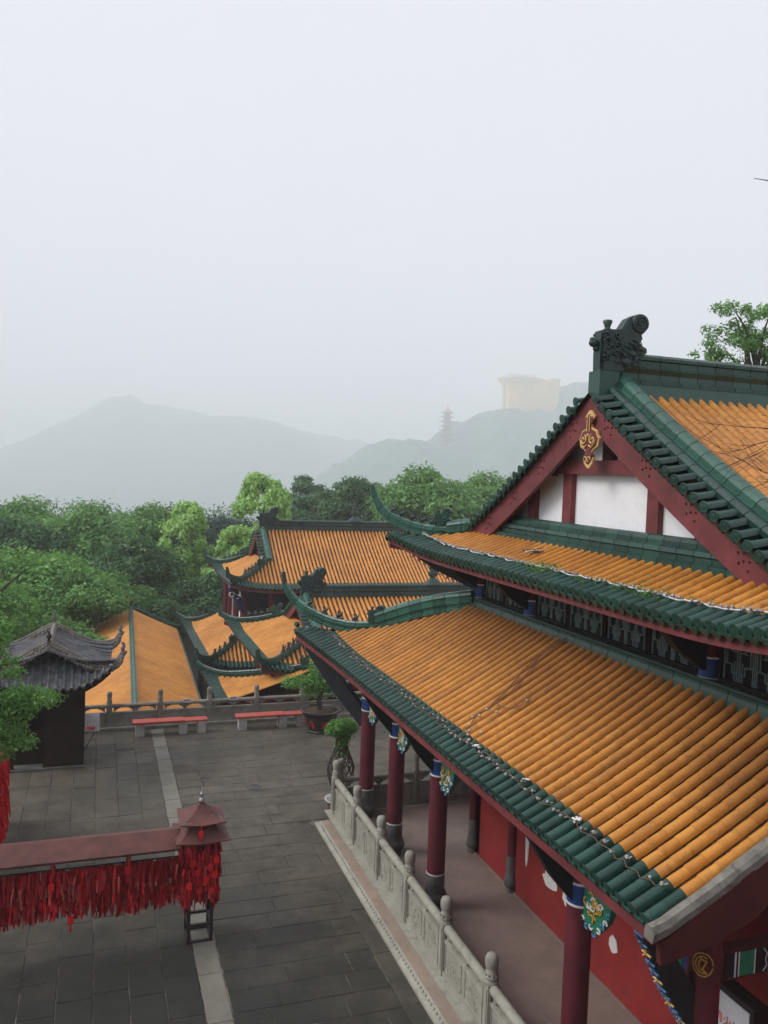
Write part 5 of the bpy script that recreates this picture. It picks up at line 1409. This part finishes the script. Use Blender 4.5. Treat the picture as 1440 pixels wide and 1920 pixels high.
far = thing('temple_hall', 'farthest large orange-tiled hall with long ridge, red columns and two roof tiers', 'temple')
xieshan(far, 6.35, 8.15, 23, 43.6, 3.95, 2.72, 5.42, .38, .62, .2, .26, 2.0, 1.12, 13.4)
skirt(far, 4.95, 38.7, 49.3, 21, -.86, 1.75, 1.15, .42, .62, .2, .24)
MB().box((7.6, 41.2, -9), (21, 46.2, 3.0)).build('body', M['black'], far)
MB().box((6.7, 40.5, -9), (21, 47.4, .25)).build('lower_body', M['red_dark'], far)
for x, y in [(6.9, 40.8), (8.3, 40.8), (10.2, 40.8), (12.4, 40.8), (15, 40.8), (6.9, 43.0), (6.9, 45.0), (6.9, 46.6)]:
    MB().lathe([(.15, .2), (.15, 3.0)], (x, y, 0), 12).build('column', M['column'], far)
    MB().lathe([(.156, 2.3), (.156, 2.5)], (x, y, 0), 12).build('blue_band', M['blue'], far)
for x0, x1 in ((7.1, 8.1), (8.5, 10.0), (10.4, 12.2)):
    m = MB()
    for z in (.85, 1.15, 1.35): m.box((x0, 40.75, z), (x1, 40.82, z + .05))
    for x in np.arange(x0 + .05, x1, .14): m.box((x, 40.75, .4), (x + .04, 40.82, 1.35))
    m.build('railing', M['red_wood'], far)
MB().box((6.8, 40.7, 2.55), (21, 40.9, 2.9)).build('head_beam', M['red_dark'], far); MB().box((6.8, 40.9, 2.55), (7.0, 46.8, 2.9)).build('head_beam', M['red_dark'], far)
for y in (41.6, 43.2, 44.8): MB().box((6.98, y, .3), (7.05, y + .9, 2.2)).build('wall_panel', M['white'], far)
m = MB(); m.bar((6.85, 40.7, 1.6), (6.1, 39.9, 2.9), .14, .35); m.build('brace', M['blue'], far)
m = MB(); m.tube([(6.2 + .12 * cos(t * .8), 39.95, 2.45 + .12 * sin(t * .8)) for t in range(8)], .035, 5); m.tube([(6.5 + .1 * cos(t * .8), 40.2, 2.3 + .1 * sin(t * .8)) for t in range(8)], .03, 5); m.build('white_scroll', M['white_paint'], far)

side = thing('temple_hall', 'small orange-tiled roof slope seen low through the far balustrade', 'temple')
Wc, Sc, Nc, zc = gen_faces(4.08, 24.0, 31.8, .40, 3.4, 1.1, .28, .42, .19, .22, 1.6, 7.5)
Wc.us = [u for u in Wc.us if u > 4.35]; merged_roof(side, [Wc, Nc], .068)
Pc = hip_line(4.08, 31.8, 1, -1, .28, 3.4, lambda d: zc(7.8 - max(d, -.28), d), .26)
ridge(side, Pc, PROF_HIP, M['green'], .35, 'hip_ridge', True)
put(side, CHIWEN_G, 'ridge_beast', Vector(Pc[1][:3]) - Vector((0, 0, .1)), atan2(-1, 1), .45)
MB().box((5.0, 28.3, -9), (8, 30.9, .5)).build('body', M['red_dark'], side)

gal = thing('gallery_roof', 'long bright orange gabled roof running away from the courtyard fence', 'gallery', (1.30, 28.3, 0), None, -.0275)
GLn = 21.2
gz = lambda u, v: -.98 + 1.22 * (.9 * v / 2.6 + .1 * (v / 2.6) ** 2)
gus = list(np.arange(.1, GLn, .165))
gR = Face((2.6, 0, 0), (0, 1, 0), (-1, 0, 0), gus, lambda u: 0.0, lambda u: 2.52, gz, .165, .26, .0)
gL = Face((-2.6, 0, 0), (0, 1, 0), (1, 0, 0), gus, lambda u: 0.0, lambda u: 2.52, gz, .165, .26, .0)
merged_roof(gal, [gR, gL], .058, 'yellow_bright', 'yellow_bright', 'green')
ridge(gal, [(0, 0, .42), (0, GLn, .42)], PROF_HIP, M['green_l'], .45, 'ridge_tile')
for sx in (-1, 1):
    P = [(0, GLn, .46), (sx * 1.3, GLn, -.12), (sx * 2.6, GLn, -.72), (sx * 2.85, GLn, -.70)]
    ridge(gal, P, PROF_HIP, M['green'], .4, 'gable_ridge', True)
    MB().box((sx * 2.6 - .12, 0, -1.12), (sx * 2.6 + .12, GLn, -1.02)).build('eave_gutter', M['green'], gal)
    MB().box((min(sx * 2.2, sx * 2.3), 0, -9), (max(sx * 2.2, sx * 2.3), GLn - .3, -1.1)).build('side_wall', M['grime_red'], gal)
MB().lathe([(.1, .4), (.06, .5), (.12, .6), (.1, .75), (.04, .85), (.05, .95), (0, 1.05)], (0, GLn, 0), 8).build('finial', M['green_d'], gal)

# ------------------------------------------------------------------ trees
def crown_blobs(kind, g):
    B = []
    if kind == 'round':
        for i in range(34):
            d = g.normal(size=3); d /= np.linalg.norm(d); d[2] = abs(d[2]) * 1.0 - .25
            R = g.uniform(.52, .86); s = g.uniform(.20, .34); B.append((d[0] * R, d[1] * R, d[2] * R, s, s, s * .72))
        B += [(0, 0, 0, .6, .6, .5), (0, 0, .3, .4, .4, .35)]
    elif kind == 'spire':
        for i in range(62):
            t = g.uniform(0, 1) ** .9; R = (1 - t) ** .55 * 1.0 * g.uniform(.45, 1.05) + .03; a = g.uniform(0, 6.28); s = g.uniform(.13, .25) * (1.1 - t * .45)
            B.append((R * cos(a), R * sin(a), -.85 + 1.95 * t, s, s, s * .75))
        B.append((0, 0, -.2, .35, .35, .6))
    else:
        for i in range(30):
            d = g.normal(size=3); d /= np.linalg.norm(d)
            R = g.uniform(.35, .98); s = g.uniform(.14, .30); B.append((d[0] * R, d[1] * R, d[2] * R * .9, s, s, s * .5))
    return B
def crown_mesh(kind, n, leaf, mat, seed):
    g = np.random.default_rng(seed)
    return leaves(cloud(crown_blobs(kind, g), n, g), 0, leaf, mat, 'crown', None, seed, .55)
CR = {}
for key, kind, n, leaf, mat, seed in (('round_mid', 'round', 17000, .050, 'leaf_mid', 1), ('round_dark', 'round', 15000, .050, 'leaf_dark', 2), ('round_blue', 'round', 12000, .045, 'leaf_blue', 3),
                                      ('spire_bright', 'spire', 15000, .055, 'leaf_bright', 4), ('loose_mid', 'loose', 12000, .050, 'leaf_mid', 5), ('round_near', 'round', 24000, .036, 'leaf_near', 6), ('loose_dark', 'loose', 12000, .05, 'leaf_dark', 7)):
    CR[key] = crown_mesh(kind, n, leaf, M[mat], seed)
def trunk_mesh(seed):
    r = random.Random(seed); m = MB(); m.tube([(0, 0, -2.6), (.03, .02, -1.4), (-.03, 0, -.4), (.02, .03, .35)], [.10, .075, .055, .02], 8)
    for k in range(8):
        a = r.uniform(0, 6.28); z = r.uniform(-1.0, .1); m.tube([(0, 0, z), (.3*cos(a), .3*sin(a), z + .25), (.65*cos(a), .65*sin(a), z + .45)], [.035, .022, .006], 5)
    return m.mesh('trunk', M['bark'])
TR = [trunk_mesh(k) for k in range(3)]
def tree(x, y, ztop, R, key, label, hz=1.0, group='trees in the valley behind the courtyard', rz=None):
    top = 1.12 if key.startswith('spire') else .95
    zc = ztop - R * hz * top
    t = thing('tree', label, 'tree', (x, y, zc), group)
    k = random.randrange(3)
    a = Matrix.Rotation(random.uniform(0, 6.28) if rz is None else rz, 4, 'Z')
    link('crown', CR[key], t, None, a @ Matrix.Diagonal((R, R, R * hz, 1)))
    zs = max(1.0, (zc - BASE) / 2.6 / 1.0)
    link('trunk', TR[k], t, None, a @ Matrix.Diagonal((R * .8 + .6, R * .8 + .6, zs, 1)))
    return t
T = [
 (-6.3, 75, 5.9, 4.6, 'round_mid', 'mid green treetop at the far left edge of the skyline'),
 (-9.5, 85, 5.4, 4.4, 'round_dark', 'darker rounded treetop behind the far left skyline'),
 (-.8, 66, 6.0, 4.6, 'round_mid', 'broad rounded green tree left of the big skyline gap, below the mountain'),
 (3.6, 72, 5.7, 3.8, 'round_mid', 'rounded green tree standing right of the broad skyline tree'),
 (6.0, 61, 5.9, 3.1, 'spire_bright', 'light green pointed tree left of centre in front of dark trees'),
 (8.6, 95, 5.2, 4.4, 'round_blue', 'dark bluish tree behind the light green pointed tree'),
 (12.2, 90, 4.6, 4.2, 'round_blue', 'dark bluish tree between the two light green pointed trees'),
 (11.3, 60, 8.1, 3.7, 'spire_bright', 'tall bright yellow-green pointed tree left of the farthest hall ridge'),
 (-3.6, 49, 4.5, 4.6, 'round_near', 'big bushy light green tree above the grey hut at the left edge'),
 (-.9, 47, 3.2, 2.6, 'round_mid', 'leafy tree between the hut and the dark tree, behind the orange gallery'),
 (2.6, 57, 4.4, 3.1, 'round_dark', 'dark dense tree behind the top of the gallery ridge'),
 (6.6, 55, 2.2, 2.9, 'round_dark', 'low dark tree below the light green pointed tree'),
 (21.0, 82, 7.6, 4.6, 'loose_dark', 'greyish thin-crowned tree behind the farthest ridge'),
 (24.8, 76, 9.0, 4.6, 'round_dark', 'hazy green tree left of the big round tree behind the halls'),
 (27.6, 68, 9.9, 5.2, 'round_mid', 'big rounded green tree right of centre, behind the flying eaves'),
 (34.5, 72, 9.5, 4.6, 'round_mid', 'rounded green tree close against the left slope of the white gable'),
 (27.5, 104, 9.0, 5.0, 'loose_dark', 'distant sparse tree on the skyline left of the big round tree'),
 (-4.6, 40, 3.6, 2.4, 'round_near', 'green tree at the left edge just above the hut roof'),
 (8.9, 56, 4.6, 2.7, 'spire_bright', 'lower light green tree beside the left end of the farthest hall'),
 (-1.6, 41, 1.6, 2.3, 'round_mid', 'low green tree right behind the grey hut roof'),
 (1.0, 53, 2.2, 2.6, 'round_mid', 'green tree filling the gap behind the far end of the gallery'),
 (17.5, 74, 5.6, 4.0, 'round_dark', 'low dark tree behind the centre of the farthest ridge'),
 (4.3, 52, .9, 2.3, 'round_dark', 'dark low tree just right of the gallery gable end'),
 (-8.0, 58, 4.0, 4.0, 'round_mid', 'green tree beyond the left edge of the frame'),
 (-5.0, 62, 5.4, 3.6, 'round_dark', 'dark green tree between the left skyline tree and the bushy one'),
 (42, 80, 9.5, 5.2, 'round_mid', 'green tree hidden behind the white gable'),
 (8.0, 70, 4.4, 3.4, 'round_blue', 'dark tree right behind the light green pointed tree'),
]
for (x, y, zt, R, key, lab) in T:
    tree(x, y, zt, R, key, lab, 1.25 if key.startswith('spire') else .92)
# more woodland further down the valley, one mass
def woodland():
    g = np.random.default_rng(12); Cs = []; Ns = []
    B = []
    for i in range(520):
        y = g.uniform(62, 190); x = g.uniform(-30, 75) * (y / 90) + 8
        h = .2 + g.uniform(-2.0, 2.0) - (y - 60) * .01
        s = g.uniform(2.0, 4.0); B.append((x, y, h - s * .7, s, s, s * .8))
        B.append((x + g.normal() * 2, y + g.normal() * 2, h - s * 1.8, s, s, s))
    C, N = cloud(B, 150000, g, .6)
    return leaves((C, N), 0, .42, M['leaf_dark'], 'woodland', None, 5, .6)
o = link('woodland', woodland(), None, 'stuff'); o['label'] = 'mass of dark woodland filling the valley'; o['category'] = 'woodland'
# leafy tree whose branches reach in from the left over the hut
nt_ = thing('tree', 'near fresh-green tree reaching in from the left edge in front of the hut', 'tree', (-4.2, 19.4, 0))
MB().tube([(-.2, 0, 0), (0, .05, 1.6), (.15, 0, 2.8), (0, 0, 4.4), (.1, 0, 6.2)], [.22, .18, .14, .10, .04], 10).build('trunk', M['bark'], nt_)
bl = []
g = np.random.default_rng(31)
for (x, y, z), L in (((1.7, -.3, 4.95), 3), ((1.6, .3, 5.3), 2), ((2.55, .0, 3.45), 4), ((2.1, -.2, 3.2), 3), ((2.85, -.1, 3.40), 3), ((2.1, .2, 2.6), 3), ((2.4, -.3, 2.55), 2), ((1.6, .0, 4.1), 3), ((1.2, 0, 5.6), 3), ((1.9, .1, 4.5), 2), ((1.0, 0, 3.0), 3), ((2.45, -.2, 3.05), 2), ((1.8, .1, 4.9), 2), ((1.9, -.2, 3.9), 3), ((2.35, 0, 2.2), 2)):
    MB().tube([(0.05, 0, z - 1.2), (x * .5, y * .5, z - .45), (x, y, z)], [.07, .04, .01], 6).build('limb', M['bark'], nt_)
    for k in range(L + 3):
        d = g.normal(size=3) * (.26, .35, .16); s = g.uniform(.16, .30); bl.append((x + d[0], y + d[1], z + d[2], s * 1.25, s * 1.2, s * .55))
link('crown', leaves(cloud(bl, 15000, g, .3), 0, .052, M['leaf_near'], 'crown', None, 8, .5), nt_)
# sparse tree behind the ridge on the right
rt = thing('tree', 'sparse-leaved tree rising behind the right end of the top ridge', 'tree', (21.6, 24, 6))
MB().tube([(1.0, 0, -14), (.9, 0, 2), (.6, 0, 5.2), (.2, 0, 7.4), (-.3, .1, 8.6)], [.45, .28, .16, .09, .02], 8).build('trunk', M['bark'], rt)
bl = []; g = np.random.default_rng(8)
for x, z in ((-.6, 8.95), (-.5, 8.3), (-.2, 7.9), (.0, 7.2), (-1.5, 7.3), (-1.7, 6.9), (-1.2, 6.8), (-.9, 7.5), (1.1, 8.8), (.9, 8.2), (1.4, 8.1), (.6, 7.7), (1.3, 7.4), (.3, 6.6), (1.5, 6.7), (-.5, 6.5), (2.0, 8.5), (2.2, 7.8), (-.2, 8.6), (-.9, 6.3), (2.6, 7.2), (1.2, 9.0)):
    MB().tube([(.7, 0, z - 2.0), (x * .5 + .35, 0, z - .7), (x, 0, z)], [.07, .04, .01], 5).build('limb', M['bark'], rt)
    for k in range(4):
        d = g.normal(size=3) * (.30, .4, .18); s = g.uniform(.14, .30); bl.append((x + d[0], d[1], z + d[2], s * 1.4, s * 1.4, s * .95))
link('crown', leaves(cloud(bl, 8000, g, .1), 0, .075, M['leaf_mid'], 'crown', None, 8, .6), rt)
# bare branches reaching in from the right
bt = thing('bare_tree', 'leafless dark tree whose thin branches reach in from the right over the tiles', 'tree', (8.6, 5.2, 0))
MB().tube([(.4, -.8, 0), (.3, -.6, 5), (.1, -.2, 8.2), (0, 0, 9.6), (.1, .1, 11.6)], [.16, .13, .09, .06, .03], 8).build('trunk', M['twig'], bt)
r = random.Random(14)
def branch(p, d, L, rad, depth):
    pts = [p]; dd = d.normalized()
    for i in range(6):
        dd = (dd + Vector((r.uniform(-.25, .25), r.uniform(-.25, .25), r.uniform(-.18, .22)))).normalized(); pts.append(pts[-1] + dd * L / 6)
    MB().tube(pts, [rad * (1 - .8 * i / 6) for i in range(7)], 5).build('branch', M['twig'], bt)
    if depth:
        for k in range(5 if depth == 2 else 4):
            i = r.randint(2, 5); nd = (dd + Vector((r.uniform(-.7, .7), r.uniform(-.7, .7), r.uniform(-.7, .25)))).normalized(); branch(pts[i], nd, L * r.uniform(.35, .6), rad * .45, depth - 1)
for (px_, pz, dx, dy, dz, L) in ((0, 9.3, -1.9, 1.4, -.25, 1.9), (0, 8.9, -1.7, 1.2, -.40, 1.8), (0, 8.4, -1.5, 1.5, -.3, 1.7)):
    branch(Vector((px_, 0, pz)), Vector((dx, dy, dz)), L * 1.45, .016, 2)
MB().tube([(.1, .1, 11.5), (-1.0, .9, 11.9), (-1.75, 1.35, 11.84), (-1.98, 1.6, 11.70), (-2.15, 1.7, 11.66), (-2.28, 1.8, 11.70)], [.022, .014, .010, .009, .006, .003], 6).build('branch', M['twig'], bt)
MB().tube([(-1.98, 1.6, 11.69), (-2.0, 1.6, 11.74)], [.011, .004], 5).build('bud', M['twig'], bt)

# ------------------------------------------------------------------ far hilltop buildings
pg = thing('pagoda', 'tall many-tiered pagoda fading into haze on the wooded hillside', 'pagoda', (170.6 * FS, 398 * FS, 62.7)); pg.scale = (FS, FS, FS)
HB = 5.2; n = 8
z = 0.0
for k in range(n):
    w = HB * (1 - .055 * k); h = 2.35
    MB().lathe([(w * .54, 0), (w * .52, h)], (0, 0, z), 8, 0, False).build('storey', M['grime_red'], pg, None)
    MB().lathe([(w * 1.16, h * .66), (w * 1.10, h * .72), (w * .78, h * .86), (w * .52, h * 1.05)], (0, 0, z), 8, 0, False).build('eave_roof', M['green_d'], pg)
    for q in range(8):
        a = 2 * pi * (q + .5) / 8; rr_ = w * .53 * cos(pi / 8); MB().box((-.05, -.45, .5), (.08, .45, 1.35)).build('window', M['black'], pg, None, Matrix.Translation((rr_ * cos(a), rr_ * sin(a), z)) @ Matrix.Rotation(a, 4, 'Z'))
    z += h
MB().lathe([(HB * .60, 0), (HB * .36, 1.0), (HB * .14, 2.2), (.25, 3.0), (.2, 3.4), (.5, 3.7), (.1, 4.2), (0, 5.0)], (0, 0, z - .8), 8, 0, False).build('top_roof', M['yellow'], pg)
yb = thing('hilltop_building', 'huge blocky cream-yellow building with flared top on the hilltop, veiled by haze', 'building', (221 * FS, 400 * FS, 136.3)); yb.scale = (FS, FS, FS)
m = MB(); m.lathe([(10.5, -3), (10.5, 14), (11.6, 15.6), (13.4, 17.2), (13.6, 18.4)], (-5.2, 4, 0), 28, 0, True, Matrix.Scale(.8, 4, Vector((0, 1, 0)))); m.build('round_tower', M['yellow_wall'], yb)
MB().box((-5.0, -4, -3), (14.2, 10, 18.0)).build('block', M['yellow_wall'], yb)
MB().box((8.0, -4.4, 18.0), (14.6, 10.4, 19.0)).build('parapet', M['yellow_wall'], yb)
for k in range(5):
    a = -2.6 + k * .42; MB().box((-.9, -.4, 3), (.9, .4, 11)).build('pilaster', M['yellow_wall'], yb, None, Matrix.Translation((-5.2 + 10.7 * cos(a), 4 + 8.6 * sin(a), 0)) @ Matrix.Rotation(a + pi/2, 4, 'Z'))
m = MB()
for k in range(12): m.box((-18 + k * 1.5, -5, 18.4), (-17.8 + k * 1.5, -4.8, 19.8 + .04 * k))
m.box((-18.2, -5, 19.5), (-1, -4.8, 19.7)); m.box((-18.2, -5, 18.6), (-1, -4.8, 18.8)); m.build('roof_railing', M['concrete'], yb)
MB().box((-18.6, -3, -3), (-17.9, -2.4, 18.0)).build('lift_mast', M['concrete'], yb)
wh = thing('white_house', 'tiny pale house on the lower slope of the hazy mountain', 'house', (84 * FS, 610 * FS, -14)); wh.scale = (FS, FS, FS)
MB().box((-4.5, -4, -16), (4.5, 4, 5)).build('wall', M['white'], wh)
MB().prism([(-5, 5), (5, 5), (0, 7.5)], lambda a, b, d: (a, d, b), -4.5, 4.5).build('roof', M['concrete'], wh)
gp = thing('grey_roofed_house', 'bit of a grey tiled roof half hidden among dark trees right of the gallery', 'house', (5.15, 54, -1.2))
m = MB()
for k in range(9): m.tube([(-1.2 + .3 * k, -1.0, .1), (-1.2 + .3 * k, 0, .75), (-1.2 + .3 * k, .2, .8)], .09, 6)
m.build('tile_rows', M['gray_tile'], gp); MB().prism([(-1.1, .0), (.2, .72), (1.4, 0)], lambda a, b, d: (d, a, b), -1.3, 1.3).build('roof', M['gray_tile'], gp)
MB().box((-1.1, -.8, -7), (1.1, 1.0, .05)).build('wall', M['concrete'], gp)

# unseen hall added behind the balcony viewpoint to shade the near courtyard
bk = thing('rear_shade_hall', 'unseen tall red hall added behind the viewpoint for shade', 'temple', (0, -5.2, 0))
MB().box((-9, -6, -1), (9, 0, 13)).build('body', M['red_wall'], bk)
MB().prism([(-7.5, 13), (1.2, 12.6), (1.2, 12.8), (-3, 16)], lambda a, b, d: (d, a, b), -10.5, 10.5).build('roof', M['gray_tile'], bk)
MB().box((-3, 0, 6.6), (3, 4.2, 6.9)).build('balcony', M['stone'], bk)

# ------------------------------------------------------------------ haze
hz = MB().box((-4210, -1210, -131), (5410, 5210, 262))
hm = bpy.data.materials.new('haze'); hm.use_nodes = True; nt = hm.node_tree; nt.nodes.clear()
ho = nt.nodes.new('ShaderNodeOutputMaterial'); hv = nt.nodes.new('ShaderNodeVolumePrincipled')
hv.inputs['Color'].default_value = (0.952, 0.988, 1.0, 1); hv.inputs['Density'].default_value = 0.00092; hv.inputs['Anisotropy'].default_value = 0.0
nt.links.new(hv.outputs[0], ho.inputs['Volume'])
o = hz.build('haze', hm, None, 'stuff')

# small things that litter the place
g = np.random.default_rng(3); C_ = []; 
for k in range(70):
    u = g.choice([g.uniform(4.6, 9.6), g.normal(8.2, .25), g.normal(5.6, .2)]); p = f_up.pt(float(u), float(g.uniform(.2, .5)), .03)
    for q in range(14): C_.append((p.x + g.normal() * .035, p.y + g.normal() * .035, p.z + abs(g.normal()) * .05))
C_ = np.array(C_); o = link('moss_tufts', leaves((C_, np.tile((0, 0, 1.0), (len(C_), 1))), 0, .022, M['leaf_near'], 'moss_tufts', None, 3, 1.2), None, 'stuff')
o['label'] = 'small green weeds growing along the upper eave tiles'; o['category'] = 'weeds'
C_ = np.stack([g.uniform(-2, 5.0, 170), g.uniform(12.2, 27, 170), np.full(170, .008)], 1)
o = link('fallen_leaves', leaves((C_, np.tile((0, 0, 1.0), (170, 1))), 0, .028, M['joint'], 'fallen_leaves', None, 3, .1), None, 'stuff')
o['label'] = 'few pale scraps and fallen leaves scattered over the courtyard paving'; o['category'] = 'litter'
